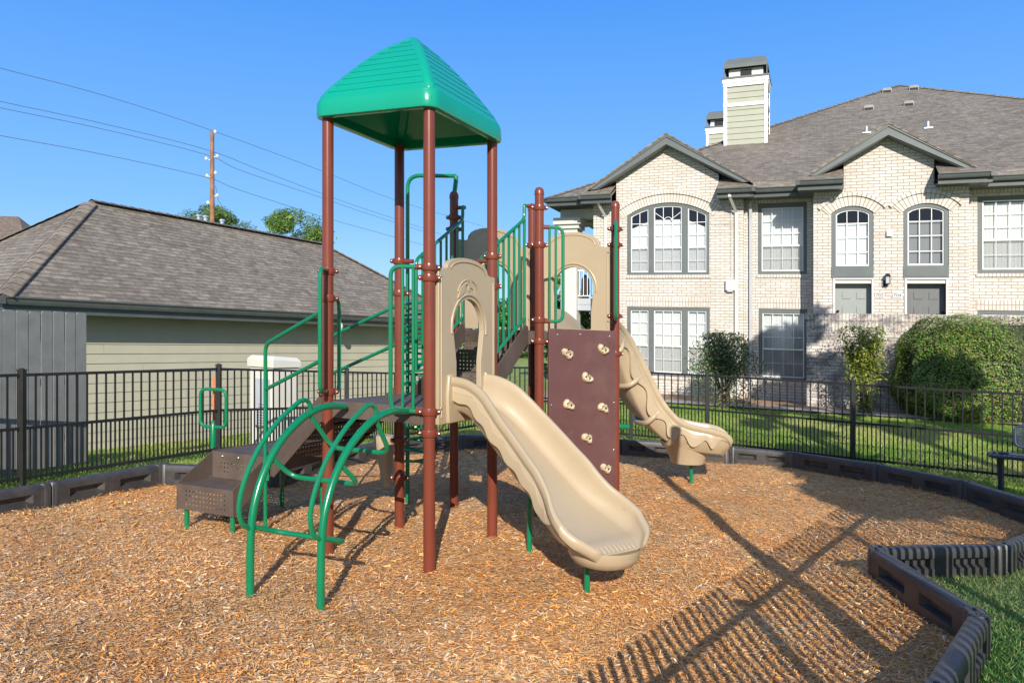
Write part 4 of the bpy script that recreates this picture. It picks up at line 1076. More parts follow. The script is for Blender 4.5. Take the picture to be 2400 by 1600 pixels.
# ------------------------------------------------------------------ brick apartment building
BF = ((3.34, 21.5), (.92207, -.38703), (-.38703, -.92207))       # u right along the front, w towards the playground
def FBp(x, y, w_):
    o, u, n = BF; dx = (x - 1200) / F_PX; px, py = o[0] + n[0] * w_, o[1] + n[1] * w_
    s = (dx * py - px) / (u[0] - dx * u[1]); Y = py + u[1] * s
    return s, EYE + (hz(x) - y) / F_PX * Y, Y
ap = thing('apartment_building', (3.34, 21.5, .2), 'two storey cream brick apartment building with arched windows and grey shingle roof', 'building')
ELO, ESL = 5.88, 0.55
def arcz(u0, u1, zs, zc):
    c = (u0 + u1) / 2; h = zc - zs; a = (u1 - u0) / 2; R = (a * a + h * h) / (2 * h); zc0 = zc - R
    return lambda u: zc0 + math.sqrt(max(R * R - (u - c) ** 2, 0))
def archpoly(u0, u1, z0, zs, zc, n=14):
    f = arcz(u0, u1, zs, zc) if zc > zs else (lambda u: zs)
    if zc <= zs: return [(u0, z0), (u1, z0), (u1, zs), (u0, zs)]
    return [(u0, z0), (u1, z0)] + [(u1 + (u0 - u1) * k / n, f(u1 + (u0 - u1) * k / n)) for k in range(n + 1)]
def wall(name, outline, holes, w_, th=.14, mat=BRICK, parent=None):
    mb = MB(BF); mb.prism(outline, w_ - th, w_, holes=[h[::-1] for h in holes]); return mb.build(name, mat, parent or ap, smooth=0)
H1 = archpoly(0, 2.33, 3.64, 5.35, 5.69); H2 = archpoly(0, 2.34, .76, 2.72, 2.72)
wall('wall', [(-1.01, -.3), (3.24, -.3), (3.24, 5.75), (2.58, 5.75), (2.58, 6.42), (1.2, 7.30), (-.32, 6.42), (-.32, 5.75), (-1.01, 5.75)], [H1, H2], 0)
H3 = archpoly(3.60, 4.85, 3.66, 5.60, 5.60); H4 = archpoly(3.62, 4.86, .79, 2.72, 2.72)
wall('wall', [(3.1, -.3), (5.1, -.3), (5.1, 5.75), (3.1, 5.75)], [H3, H4], -.2)
H5 = archpoly(5.44, 6.41, 3.49, 5.13, 5.31); H6 = archpoly(7.07, 8.05, 3.49, 5.13, 5.31)
H7 = archpoly(5.53, 6.37, 1.3, 3.45, 3.45); H8 = archpoly(7.15, 7.99, 1.3, 3.45, 3.45)
wall('wall', [(5.02, -.3), (8.47, -.3), (8.47, 5.75), (7.74, 5.75), (7.74, 6.42), (6.72, 7.05), (5.73, 6.42), (5.73, 5.75), (5.02, 5.75)], [H5, H6, H7, H8], .55)
mb = MB(BF)
for u_ in (5.02, 8.47): mb.box((u_ - (.0 if u_ < 6 else .14), -.25, -.3), (u_ + (.14 if u_ < 6 else 0), .41, 5.75))
mb.box((3.10, -.30, -.3), (3.235, -.142, 5.75)); mb.build('side_wall', BRICK, ap, smooth=0)
H9 = archpoly(8.73, 10.95, 3.64, 5.52, 5.52); H10 = archpoly(8.73, 10.95, .75, 2.74, 2.74)
wall('wall', [(8.40, -.3), (16.8, -.3), (16.8, 5.75), (8.40, 5.75)], [H9, H10], 0)
mb = MB(BF); mb.box((-1.01, -9, -.3), (-.87, -.141, 5.75)); mb.build('side_wall', BRICK, ap, smooth=0)
# string course, corner quoin strip, sills, lintels
def band(u0, u1, z0, z1, w_, p=.012, mat=SOLD, nm='brick_band'):
    mb = MB(BF); mb.box((u0, w_ + .0005, z0), (u1, w_ + p, z1)); return mb.build(nm, mat, ap, smooth=0)
band(-1.0, -.02, 5.02, 5.055, 0, .015, BRICK); band(2.36, 3.2, 5.02, 5.055, 0, .015, BRICK)
for u0, u1, w_ in ((-1.0, -.34, 0), (2.6, 3.22, 0), (3.24, 5.0, -.2), (5.03, 5.71, .55), (7.76, 8.46, .55), (8.62, 15, 0)): band(u0, u1, 5.60, 5.78, w_)
for u0, u1, z, w_ in ((-.03, 2.37, 3.55, 0), (3.57, 4.88, 3.57, -.2), (8.7, 11.0, 3.56, 0), (-.02, 2.36, .68, 0), (3.6, 4.88, .70, -.2)): band(u0, u1, z, z + .08, w_, .03, SOLD, 'window_sill')
for u0, u1, w_ in ((-.02, 2.36, 0), (3.6, 4.9, -.2), (8.7, 11.0, 0)): band(u0, u1, 2.75, 3.0, w_, .010, SOLD, 'lintel')
band(5.04, 5.4, 5.0, 5.02, .55, .01, BRICK)
def archband(u0, u1, zs, zc, w_):
    c = (u0 + u1) / 2; h = zc - zs; a = (u1 - u0) / 2; R = (a * a + h * h) / (2 * h); z0 = zc - R; th = math.asin(a / R) * 1.13; n = 30
    for r0, r1, p, ext, nm in ((R + .004, R + .245, .018, 0, 'brick_arch'), (R + .25, R + .335, .055, .05, 'brick_arch_hood')):
        mb = MB(BF); tt = th + ext * (.6 / R)
        for k in range(n):
            a0, a1 = -tt + 2 * tt * k / n, -tt + 2 * tt * (k + 1) / n
            P = lambda r, a_, w2: (c + r * math.sin(a_), w2, z0 + r * math.cos(a_))
            for (ra, rb, wa, wb) in ((r0, r1, w_ + p, w_ + p), (r1, r1, w_ + p, w_), (r0, r0, w_, w_ + p)):
                q0, q1 = a0 * R, a1 * R
                mb.face([P(ra, a0, wa), P(ra, a1, wa), P(rb, a1, wb), P(rb, a0, wb)], [(q0, .01), (q1, .01), (q1, .01 + .235), (q0, .01 + .235)])
        for a_, sg in ((-tt, 1), (tt, -1)): mb.face([P(r0, a_, w_), P(r0, a_, w_ + p), P(r1, a_, w_ + p), P(r1, a_, w_)])
        mb.build(nm, SOLD, ap, smooth=0, fixn=False)
archband(0, 2.33, 5.35, 5.69, 0); archband(5.44, 6.41, 5.13, 5.31, .55); archband(7.07, 8.05, 5.13, 5.31, .55)

def window(w_, hole, sashes, z0, z1f, blind, zmid, casing=.055, label=None, panel=None, screens=True, rails=None):
    "hole: outline polygon of the casing; sashes: (u0, u1, cols)"
    win = None; mb = MB(BF); rect = []
    for (a, b, cols) in sashes:
        n = 8; top = [(b + (a - b) * k / n, z1f(b + (a - b) * k / n)) for k in range(n + 1)]
        rect.append([(a, z0), (b, z0)] + top)
    mb.prism(hole, w_ - .085, w_ - .02, holes=[r[::-1] for r in rect]); win = mb.build('window', TRIM, ap, smooth=0)
    if label: win['label'] = label
    for (a, b, cols), r in zip(sashes, rect):
        mb = MB(BF); f = .026; cx_ = (a + b) / 2
        inner = [(a + f, z0 + f * 1.6), (b - f, z0 + f * 1.6)] + [(min(max(p[0], a + f), b - f), p[1] - f) for p in r[2:]]
        mb.prism(r, w_ - .08, w_ - .045, holes=[inner[::-1]])
        if zmid: mb.box((a + f, w_ - .075, zmid - .022), (b - f, w_ - .047, zmid + .022))
        for k in range(1, cols): u_ = a + (b - a) * k / cols; mb.box((u_ - .008, w_ - .068, z0 + f), (u_ + .008, w_ - .055, z1f(u_) - f))
        rl = rails or ([zmid + (z1f(cx_) - zmid) * k / 3 for k in (1, 2)] + [(z0 + zmid) / 2])
        for z in rl: mb.box((a + f, w_ - .067, z - .008), (b - f, w_ - .056, z + .008))
        mb.build('sash', WHITE, win, smooth=0)
        mb = MB(BF); mb.face([(p[0], w_ - .062, p[1]) for p in r]); mb.build('glass', GLASS, win, smooth=0, fixn=False)
        mb = MB(BF); mb.face([(p[0], w_ - .135, p[1]) for p in [(a, z0), (b, z0), (b, z1f(b) - blind[1]), (a, z1f(a) - blind[1])]]); mb.build('blind', blind[0], win, smooth=0, fixn=False)
        if blind[1] > 0 or True:
            mb = MB(BF); top = max(p[1] for p in r); mb.face([(a - .05, w_ - .6, z0 - .05), (b + .05, w_ - .6, z0 - .05), (b + .05, w_ - .6, top + .05), (a - .05, w_ - .6, top + .05)]); mb.build('room', DARK, win, smooth=0, fixn=False)
        if screens and zmid:
            mb = MB(BF); mb.face([(a + .02, w_ - .040, z0 + .02), (b - .02, w_ - .040, z0 + .02), (b - .02, w_ - .040, zmid - .01), (a + .02, w_ - .040, zmid - .01)]); mb.build('insect_screen', SCREEN, win, smooth=0, fixn=False)
    if panel:
        mb = MB(BF); mb.box((panel[0], w_ - .03, panel[2]), (panel[1], w_ + .02, panel[3])); mb.box((panel[0] + .05, w_ + .02, panel[2] + .03), (panel[1] - .05, w_ + .028, panel[3] - .03)); mb.build('apron', TRIM, win, smooth=0)
    return win
f1 = arcz(0, 2.33, 5.35, 5.69); fa = lambda u: f1(u) - .085
win1 = window(0, H1, [(.11, .62, 2), (.78, 1.57, 3), (1.74, 2.25, 2)], 3.72, fa, (CURT, .34), 4.42, label='triple arched upper window under the left gable', rails=[4.05, 4.79, 5.12])
mb = MB(BF)                                             # sunburst bars in the middle light
c0 = (1.175, 5.17)
for a_ in (0.55, 2.6): mb.tube([(c0[0] + .10 * math.cos(a_), -.06, c0[1] + .05), (c0[0] + .42 * math.cos(a_), -.06, c0[1] + .38 * math.sin(a_) + .05)], .009, 6)
mb.tube([(c0[0] + .12 * math.cos(a_), -.06, c0[1] + .12 * math.sin(a_)) for a_ in np.linspace(0, math.pi, 9)], .009, 6); mb.build('sunburst', WHITE, win1)
window(0, H2, [(.105, .62, 2), (.78, 1.57, 3), (1.74, 2.25, 2)], .86, lambda u: 2.63, (BLINDV, .03), 1.62, label='triple lower window below the left gable')
window(-.2, H3, [(3.70, 4.76, 4)], 3.75, lambda u: 5.47, (BLINDV, .02), 4.44)
window(-.2, H4, [(3.72, 4.78, 4)], .87, lambda u: 2.61, (BLINDV, .03), 1.63)
f5 = arcz(5.44, 6.41, 5.13, 5.31); f6 = arcz(7.07, 8.05, 5.13, 5.31)
window(.55, H5, [(5.55, 6.32, 3)], 3.80, lambda u: f5(u) - .085, (CURT, .22), None, panel=(5.44, 6.41, 3.50, 3.77), rails=[4.15, 4.53, 4.88], screens=False, label='arched window above the left door')
window(.55, H6, [(7.17, 7.95, 3)], 3.80, lambda u: f6(u) - .085, (BLINDH, .20), None, panel=(7.07, 8.05, 3.50, 3.77), rails=[4.15, 4.53, 4.88], screens=False, label='arched window with drawn slatted blind')
window(0, H9, [(8.84, 10.86, 7)], 3.74, lambda u: 5.42, (BLINDV, .05), 4.46)
window(0, H10, [(8.84, 10.86, 7)], .85, lambda u: 2.65, (BLINDV, .05), 1.62)
# doors
for a, b, mt, lb in ((5.53, 6.37, DOORG, 'pale sage panelled door'), (7.15, 7.99, DOORD, 'dark grey panelled door')):
    mb = MB(BF); mb.box((a, .28, 1.3), (b, .32, 3.36)); d = mb.build('door', mt, ap, smooth=0); d['label'] = lb
    for q in (a + .17, (a + b) / 2 + .08):
        for z0, z1 in ((2.1, 2.80), (2.98, 3.16)):
            mb = MB(BF); mb.box((q, .32, z0), (q + .20, .334, z1)); mb.build('door_panel', mt, d, smooth=0, bevel=.012)
    mb = MB(BF); mb.ball((b - .05 if mt is DOORD else a + .07, .36, 2.66), .035, 8); mb.build('handle', DARK, d)
    mb = MB(BF); mb.box((a, .28, 3.36), (b, .54, 3.45)); mb.box((a - .05, .54, 1.3), (a, .575, 3.49)); mb.box((b, .54, 1.3), (b + .04, .575, 3.49)); mb.box((a - .05, .576, 3.45), (b + .04, .585, 3.49)); mb.build('door_frame', CREAM, ap, smooth=0)
# house numbers
def text(body, u_, w_, z, size, parent, mat=INK):
    cu = bpy.data.curves.new('number', 'FONT'); cu.body = body; cu.size = size; cu.align_x = 'CENTER'; cu.align_y = 'CENTER'; cu.extrude = .002
    ob = bpy.data.objects.new('number', cu); COL.objects.link(ob); dg = bpy.context.evaluated_depsgraph_get(); me = bpy.data.meshes.new_from_object(ob.evaluated_get(dg)); bpy.data.objects.remove(ob)
    o, u, n = BF; og = grade(ORIG[parent])
    for v in me.vertices:
        a, b = v.co.x, v.co.y; X = o[0] + u[0] * (u_ + a) + n[0] * (w_ + v.co.z); Y = o[1] + u[1] * (u_ + a) + n[1] * (w_ + v.co.z); Z = z + b
        g_ = grade((X, Y, Z)); v.co = (g_[0] - og[0], g_[1] - og[1], g_[2] - og[2])
    me.materials.clear(); me.materials.append(mat); t_ = bpy.data.objects.new('number', me); COL.objects.link(t_); t_.parent = parent; ORIG[t_] = ORIG[parent]
for s_, u0 in (('702', 6.545), ('704', 6.94)):
    mb = MB(BF); mb.box((u0 - .10, .55, 3.0), (u0 + .10, .565, 3.12)); pl = mb.build('number_plate', PLATE, ap, smooth=0); text(s_, u0, .5665, 3.06, .115, pl)
# wall lamp
mb = MB(BF); u0, zc = 6.72, 3.45
mb.box((u0 - .09, .551, zc - .16), (u0 - .01, .57, zc - .02)); mb.tube([(u0 - .05, .57, zc - .12), (u0 - .05, .64, zc - .15), (u0, .68, zc - .13)], .009, 6)
for (z0, z1, r0, r1) in ((-.12, -.10, .05, .055), (.07, .10, .065, .045), (.10, .14, .045, .012)):
    for k in range(1): mb.box((u0 - r0, .66 - r0, zc + z0), (u0 + r0, .66 + r0, zc + z1))
for sx in (-1, 1):
    for sy in (-1, 1): mb.box((u0 + sx * .05 - .006, .66 + sy * .05 - .006, zc - .10), (u0 + sx * .05 + .006, .66 + sy * .05 + .006, zc + .07))
lo = mb.build('wall_lamp', DARK, ap, smooth=0); mb = MB(BF); mb.box((u0 - .04, .62, zc - .10), (u0 + .04, .70, zc + .07)); mb.build('lamp_glass', METER, lo, smooth=0)
# small wall boxes
mb = MB(BF); mb.box((6.70, .55, 4.52), (6.83, .62, 4.66)); mb.build('alarm_box', WHITE, ap, smooth=0, bevel=.01)
mb = MB(BF); mb.box((2.78, .0, 3.20), (3.02, .12, 3.50)); mb.box((2.82, .02, 3.16), (2.98, .10, 3.20)); mb.build('utility_box', CREAM, ap, smooth=0, bevel=.012)
mb = MB(BF); mb.tube([(2.93, .03, 3.5), (2.93, .03, 5.6)], .010, 6); mb.build('conduit', CREAM, ap)
# downspouts
for (u_, w_, top, lean) in ((3.06, .06, 5.75, .42), (3.42, -.14, 5.6, .05), (-.62, -.0 + .06, 5.75, .38)):
    mb = MB(BF); P = [(u_ - .14 * (lean > .1), w_ + lean, top + .03), (u_ - .12 * (lean > .1), w_ + lean, top - .08), (u_, w_, top - .42), (u_, w_, .12)]
    for a, b in zip(P[:-1], P[1:]):
        h = .038; mb.grid([[(a[0] - h, a[1] - h * .8, a[2]), (a[0] + h, a[1] - h * .8, a[2]), (a[0] + h, a[1] + h * .8, a[2]), (a[0] - h, a[1] + h * .8, a[2])], [(b[0] - h, b[1] - h * .8, b[2]), (b[0] + h, b[1] - h * .8, b[2]), (b[0] + h, b[1] + h * .8, b[2]), (b[0] - h, b[1] + h * .8, b[2])]], True)
    mb.build('downspout', CREAM if lean > .1 else METER, ap, smooth=0)

# eaves and gutters
def eave(u0, u1, w_, wwall, endl=True, endr=True, z=ELO, par=None, fr=None):
    fr = fr or BF; par = par or ap
    mb = MB(fr)                                       # gutter profile swept along u
    pf = [(0, z - .09), (.075, z - .10), (.095, z - .07), (.10, z - .02), (.125, z + .005), (.125, z + .03), (.115, z + .03), (.10, z + .01), (.03, z + .0), (0, z + .01)]
    mb.grid([[(u_, w_ + a, b) for a, b in pf] for u_ in (u0, u1)], True); mb.face([(u0, w_ + a, b) for a, b in pf]); mb.face([(u1, w_ + a, b) for a, b in pf][::-1])
    g_ = mb.build('gutter', GUTTER, par, smooth=30)
    mb = MB(fr); mb.box((u0, w_ - .03, z - .20), (u1, w_ - .001, z + .02)); mb.box((u0, w_ - .012, z - .215), (u1, w_ + .012, z - .195)); mb.build('fascia', GUTTER, par, smooth=0)
    mb = MB(fr); mb.box((u0, wwall - .0, z - .19), (u1, w_ - .031, z - .165)); mb.build('soffit', GUTTER, par, smooth=0)
eave(-2.35, -1.25, .35, -3); eave(-1.25, -.33, .50, -.1); eave(2.60, 3.55, .50, -.1); eave(3.55, 4.66, .35, -.3)
eave(4.66, 5.71, 1.05, -.3); eave(7.76, 8.86, 1.05, -.3); eave(8.86, 17.8, .50, -.1)
mb = MB(BF)                                           # side gutters closing the steps
for u_, wa, wb in ((3.55, .35, .62), (4.66, .35, 1.17), (8.86, .5, 1.17), (-1.25, .35, .62)): mb.box((u_ - .05, wa, ELO - .095), (u_ + .05, wb, ELO + .028))
mb.build('gutter_return', GUTTER, ap, smooth=0)
mb = MB(BF); mb.box((-2.45, -20, ELO - .095), (-2.35, .47, ELO + .03)); mb.box((-2.35, -20, ELO - .2), (-2.3, .35, ELO - .0)); mb.box((-2.3, -20, ELO - .19), (-1.0, .3, ELO - .165)); mb.build('side_gutter', GUTTER, ap, smooth=0)
# roof planes
def rz(w_, we=.35): return ELO + .035 + ESL * (we - w_)
def rface(mb, pts, kind='f'):
    k = math.sqrt(1 + ESL ** 2)
    uv = [((p[0]), (-p[1]) * k) if kind == 'f' else (p[1], p[0] * k * (1 if kind == 'l' else -1)) for p in pts]
    mb.face(pts, uv)
mb = MB(BF); RW = .35 - 10.2; RA = -2.45 + 10.3
WN = -.12; UE0 = 2 * RA + 2.45 - .35
for a, b, c_, d in ((-2.45, -.34, -2.45 + .57, -.34), (2.60, 5.71, 2.60, 5.71), (7.76, UE0, 7.76, UE0 - .57)):
    if c_ > a or d < b: rface(mb, [(a, .45, rz(.45)), (b, .45, rz(.45)), (d, WN, rz(WN)), (c_, WN, rz(WN))])
    else: rface(mb, [(a, .45, rz(.45)), (b, .45, rz(.45)), (b, WN, rz(WN)), (a, WN, rz(WN))])
UE = 2 * RA + 2.45 - .35
rface(mb, [(-2.45 + .57, WN, rz(WN)), (UE - .57, WN, rz(WN)), (RA, RW, rz(RW))])
rface(mb, [(-2.45, .45, rz(.45)), (RA, RW, rz(RW)), (-2.45, -20.3, rz(.45))], 'l')
rface(mb, [(UE, .45, rz(.45)), (UE, -20.3, rz(.45)), (RA, RW, rz(RW))], 'r')
rface(mb, [(UE, -20.3, rz(.45)), (-2.45, -20.3, rz(.45)), (RA, RW, rz(RW))])
z0 = rz(.35)
# hipped projections over the bays
for ua, ub, we, g0, g1, wn in ((4.60, 8.92, 1.15, 5.71, 7.76, .42), (-1.32, 3.62, .60, -.34, 2.60, -.13)):
    m = (ub - ua) / 2; d = we - .45; zf = ELO + .025; zz = lambda w_: zf + ESL * (we - w_); ap_ = ((ua + ub) / 2, we - m, zf + ESL * m)
    q = we - wn
    rface(mb, [(ua, we, zf), (g0, we, zf), (g0, wn, zz(wn)), (ua + q, wn, zz(wn))] if ua + q < g0 else [(ua, we, zf), (g0, we, zf), (g0, we - (g0 - ua), zz(we - (g0 - ua)))])
    rface(mb, [(g1, we, zf), (ub, we, zf), (ub - q, wn, zz(wn)), (g1, wn, zz(wn))] if ub - q > g1 else [(g1, we, zf), (ub, we, zf), (g1, we - (ub - g1), zz(we - (ub - g1)))])
    rface(mb, [(ua + q, wn, zz(wn)), (ub - q, wn, zz(wn)), ap_])
    rface(mb, [(ua, we, zf), ap_, (ap_[0], ap_[1] - d - .1, ap_[2]), (ua, we - d - .1, zf)], 'l')
    rface(mb, [(ub, we, zf), (ub, we - d - .1, zf), (ap_[0], ap_[1] - d - .1, ap_[2]), ap_], 'r')
roof = mb.build('roof', SHING, ap, smooth=0)
mb = MB(BF)
def capstrip(mb, a, b, r=.13, h=.02):
    a, b = Vector(a), Vector(b); d = (b - a).normalized(); s_ = d.cross(Vector((0, 0, 1))).normalized(); n_ = int((b - a).length / .2)
    for k in range(n_):
        p, q = a + d * (k * .2), a + d * (k * .2 + .21)
        for sg in (1, -1):
            mb.face([tuple(p + Vector((0, 0, h + .012))), tuple(q + Vector((0, 0, h))), tuple(q + s_ * sg * r + Vector((0, 0, -.035))), tuple(p + s_ * sg * r + Vector((0, 0, -.025)))], [(k * .29, .02), (k * .29 + .27, .02), (k * .29 + .27, .12), (k * .29, .12)])
capstrip(mb, (-2.45, .45, rz(.45)), (RA, RW, rz(RW))); capstrip(mb, (UE, .45, rz(.45)), (RA, RW, rz(RW)))
mb.build('ridge_caps', SHING, roof, smooth=0, fixn=False)
# gables
def gable(uc, hw, za, zl, wf, wall_w):
    sl = (za - zl) / hw; k = math.sqrt(1 + sl * sl)
    mb = MB(BF)
    for sg in (-1, 1):
        a, b = (uc, za + .03), (uc + sg * (hw + .02), zl + .03 - .02 * sl)
        for dz, rev in ((0, 0), (-.05, 1)): mb.face([(a[0], wf + .04, a[1] + dz), (b[0], wf + .04, b[1] + dz), (b[0], wf - 4.5, b[1] + dz), (a[0], wf - 4.5, a[1] + dz)], [(0, hw * k), (0, 0), (4.5, 0), (4.5, hw * k)])
        mb.face([(a[0], wf + .04, a[1]), (b[0], wf + .04, b[1]), (b[0], wf + .04, b[1] - .05), (a[0], wf + .04, a[1] - .05)])
        mb.face([(b[0], wf + .04, b[1]), (b[0], wf - 4.5, b[1]), (b[0], wf - 4.5, b[1] - .05), (b[0], wf + .04, b[1] - .05)])
    g_ = mb.build('gable_roof', SHING, ap, smooth=0, fixn=False)
    mb = MB(BF); t = .25
    for (o1, o2, wa, wb) in ((0, t, wf - .03, wf), (-.0, .07, wf + .0, wf + .025)):
        q = lambda s_, o_: (uc + s_ * hw, (zl if s_ else za) - o_)
        mb.prism([(uc - hw, zl - o1 + .0), (uc - hw + o2 * .9, zl - o1 - .0), (uc, za - o2 * 1.12), (uc + hw - o2 * .9, zl - o1), (uc + hw, zl - o1), (uc, za)], wa, wb)
    mb.prism([(uc - hw + .25, zl - .0), (uc - hw + .28, zl - .0), (uc, za - .29), (uc + hw - .28, zl), (uc + hw - .25, zl), (uc, za - .26)], wall_w - .05, wf - .03)
    mb.build('rake_board', TRIM, g_, smooth=0)
    mb = MB(BF); mb.prism([(uc - hw + .1, zl + .02), (uc + hw - .1, zl + .02), (uc, za - .03)], wall_w - .16, wall_w - .13)
    mb.build('gable_back', DARK, g_, smooth=0)
gable(1.2, 2.28, 7.55, 6.10, .33, 0); gable(6.72, 1.84, 7.24, 6.06, .88, .55)
# chimneys
def chimney(x0, x1, yb, w_, ztop, nm_label):
    ua, _, _ = FBp(x0, yb, w_); ub, _, _ = FBp(x1, yb, w_); d = (ub - ua) * .75
    mb = MB(BF); mb.box((ua + .03, w_ - d, 6.5), (ub - .03, w_ - .03, ztop)); ch = mb.build('chimney', CHSID, roof, smooth=0)
    ch['label'] = nm_label
    rows = int((ztop - 7.0) / .19)
    mb = MB(BF)
    for k in range(rows):
        z = ztop - .2 - k * .19
        mb.face([(ua + .1, w_ - .029, z + .19), (ub - .1, w_ - .029, z + .19), (ub - .1, w_ - .008, z), (ua + .1, w_ - .008, z)]); mb.face([(ua + .1, w_ - .008, z), (ub - .1, w_ - .008, z), (ub - .1, w_ - .029, z - .001), (ua + .1, w_ - .029, z - .001)])
        mb.face([(ub - .029, w_ - .1, z + .19), (ub - .029, w_ - d + .1, z + .19), (ub - .008, w_ - d + .1, z), (ub - .008, w_ - .1, z)])
    mb.build('siding', CHSID, ch, smooth=0, fixn=False)
    mb = MB(BF)
    for (a, b) in ((ua, ua + .10), (ub - .10, ub)): mb.box((a, w_ - .1, 6.5), (b, w_ + .005, ztop - .02))
    mb.box((ub - .095, w_ - d, 6.5), (ub + .005, w_ - d + .1, ztop - .02))
    zz = ztop - .85; mb.box((ua - .01, w_ - d, zz), (ub + .012, w_ + .014, zz + .11))
    mb.box((ua - .015, w_ - d - .02, ztop - .20), (ub + .018, w_ + .02, ztop - .08)); mb.box((ua - .04, w_ - d - .04, ztop - .08), (ub + .04, w_ + .045, ztop + .04))
    mb.build('white_trim', WHITE, ch, smooth=0)
    mb = MB(BF); mb.box((ua - .06, w_ - d - .06, ztop + .04), (ub + .06, w_ + .065, ztop + .10))
    mb.grid([[(ua, w_ + .02, ztop + .40), (ub, w_ + .02, ztop + .40), (ub, w_ - d, ztop + .40), (ua, w_ - d, ztop + .40)], [(ua, w_ + .02, ztop + .52), (ub, w_ + .02, ztop + .52), (ub, w_ - d, ztop + .52), (ua, w_ - d, ztop + .52)], [(ua + .10, w_ - .12, ztop + .74), (ub - .10, w_ - .12, ztop + .74), (ub - .10, w_ - d + .14, ztop + .74), (ua + .10, w_ - d + .14, ztop + .74)]], True)
    mb.face([(ua + .10, w_ - .12, ztop + .74), (ub - .10, w_ - .12, ztop + .74), (ub - .10, w_ - d + .14, ztop + .74), (ua + .10, w_ - d + .14, ztop + .74)])
    for a in (ua + .02, ub - .02):
        for b in (w_, w_ - d + .02): mb.box((a - .015, b - .015, ztop + .10), (a + .015, b + .015, ztop + .40))
    mb.build('chimney_cap', TRIM, ch, smooth=0, fixn=False)
    mb = MB(BF); mb.box((ua + .15, w_ - d + .15, ztop + .10), (ub - .15, w_ - .15, ztop + .40)); mb.build('flue_surround', CREAM, ch, smooth=0)
    mb = MB(BF); c_ = (ua + ub) / 2; mb.box((c_ - .16, w_ - .2, ztop + .12), (c_ + .18, w_ - .12, ztop + .36)); mb.build('flue', DARK, ch, smooth=0)
def roofpt(x, y):
    w_ = 0
    for _ in range(60):
        u_, z, Y = FBp(x, y, w_); e_ = z - rz(w_); w_ -= e_ * .6
    return u_, w_, z
_, wc, _ = roofpt(1747, 338)
zt_ = FBp(1747, 186, wc)[1]
chimney(1696, 1799, 338, wc, zt_, 'tall sage sided chimney nearer the ridge')
chimney(1655, 1712, 330, wc - 6, FBp(1680, 302, wc - 6)[1], 'lower white chimney further back')
for (x, y) in ((2036, 258), (2130, 248), (2079, 217), (2142, 211)):
    u_, w_, z = roofpt(x, y); mb = MB(BF)
    pts = [(u_ - .16, z - .01), (u_ + .16, z - .01), (u_ + .16, z + .13), (u_ + .13, z + .17), (u_ - .13, z + .17), (u_ - .16, z + .13)]
    mb.prism(pts, w_ - .28, w_); mb.build('roof_vent', VENT, roof, smooth=0, bevel=.02)
    mb = MB(BF); mb.box((u_ - .13, w_ + .001, z), (u_ + .13, w_ + .004, z + .08)); mb.build('vent_opening', DARK, roof, smooth=0)
for (x, y) in ((2031, 312), (2175, 301)):
    u_, w_, z = roofpt(x, y); mb = MB(BF); mb.lathe(u_, w_, [(.045, z - .05), (.045, z + .20)], 10); mb.box((u_ - .12, w_ - .1, z - .03), (u_ + .12, w_ + .1, z + .012)); mb.build('vent_pipe', METAL, roof, smooth=30)
# porch and balcony at the left end
uc0 = FBp(1314, 600, -.45)[0]; uc1 = FBp(1351, 600, -.45)[0]
mb = MB(BF); mb.box((uc0, -.85, -.3), (uc1, -.45, 5.12)); mb.build('porch_column', STUCCO, ap, smooth=0, bevel=.01)
mb = MB(BF)
for k, (z0_, z1_) in enumerate(((4.98, 5.10), (5.10, 5.22), (5.22, 5.42))): e_ = .04 + .07 * k; mb.box((uc0 - e_, -.85 - e_, z0_), (uc1 + e_, -.45 + e_, z1_))
mb.build('column_capital', STUCCO, ap, smooth=0)
mb = MB(BF); mb.box((-2.2, -.85, 5.42), (-1.01, -.45, 5.72)); mb.build('porch_beam', STUCCO, ap, smooth=0)
mb = MB(BF); mb.box((uc1 - .0, -2.6, 2.62), (-1.02, -.60, 2.98)); mb.box((uc1, -.60, 2.80), (-1.02, -.585, 2.985)); mb.box((uc1, -.60, 2.62), (-1.02, -.585, 2.79)); mb.build('balcony', METER, ap, smooth=0)
mb = MB(BF); mb.box((uc1, -.66, 3.83), (-1.02, -.62, 3.87)); mb.box((uc1, -.66, 3.05), (-1.02, -.62, 3.08))
n_ = 5
for k in range(n_): a = uc1 + .04 + k * (-1.06 - uc1) / n_; mb.box((a - .008, -.648, 3.05), (a + .008, -.632, 3.85))
mb.build('railing', WHITE, ap, smooth=0)
mb = MB(BF); mb.box((-1.6, -3.0, 3.0), (-1.02, -2.6, 5.7)); mb.build('porch_back_wall', METER, ap, smooth=0)
# things standing on the balcony
o_, u_, n_ = BF
def bw(a, b, z): return (o_[0] + u_[0] * a + n_[0] * b, o_[1] + u_[1] * a + n_[1] * b, z)
p = bw(FBp(1372, 640, -1.0)[0], -1.0, 2.99); mb = MB(); mb.lathe(p[0], p[1], [(.10, 2.99), (.13, 3.2), (.12, 3.6), (.03, 3.75)], 10)
tag(mb.build('covered_grill', DARK, origin=p), 'black covered grill standing behind the white balcony railing', 'grill')
p = bw(FBp(1370, 612, -.75)[0], -.75, 3.80); mb = MB(); mb.ball((p[0], p[1], 3.98), .11, 10, sz=.75)
mb.tube([(p[0], p[1], 3.92), (p[0] - .05, p[1], 4.4), (p[0] - .08, p[1], 5.7)], .006, 5)
tag(mb.build('hanging_pot', RED, origin=p), 'round red pot hanging over the balcony railing', 'hanging pot')
# dark interior behind openings so that no sky shows through
mb = MB(BF); mb.box((-.85, -8.8, .0), (16.6, -.95, 5.7)); mb.build('inner_wall', DARK, ap, smooth=0)

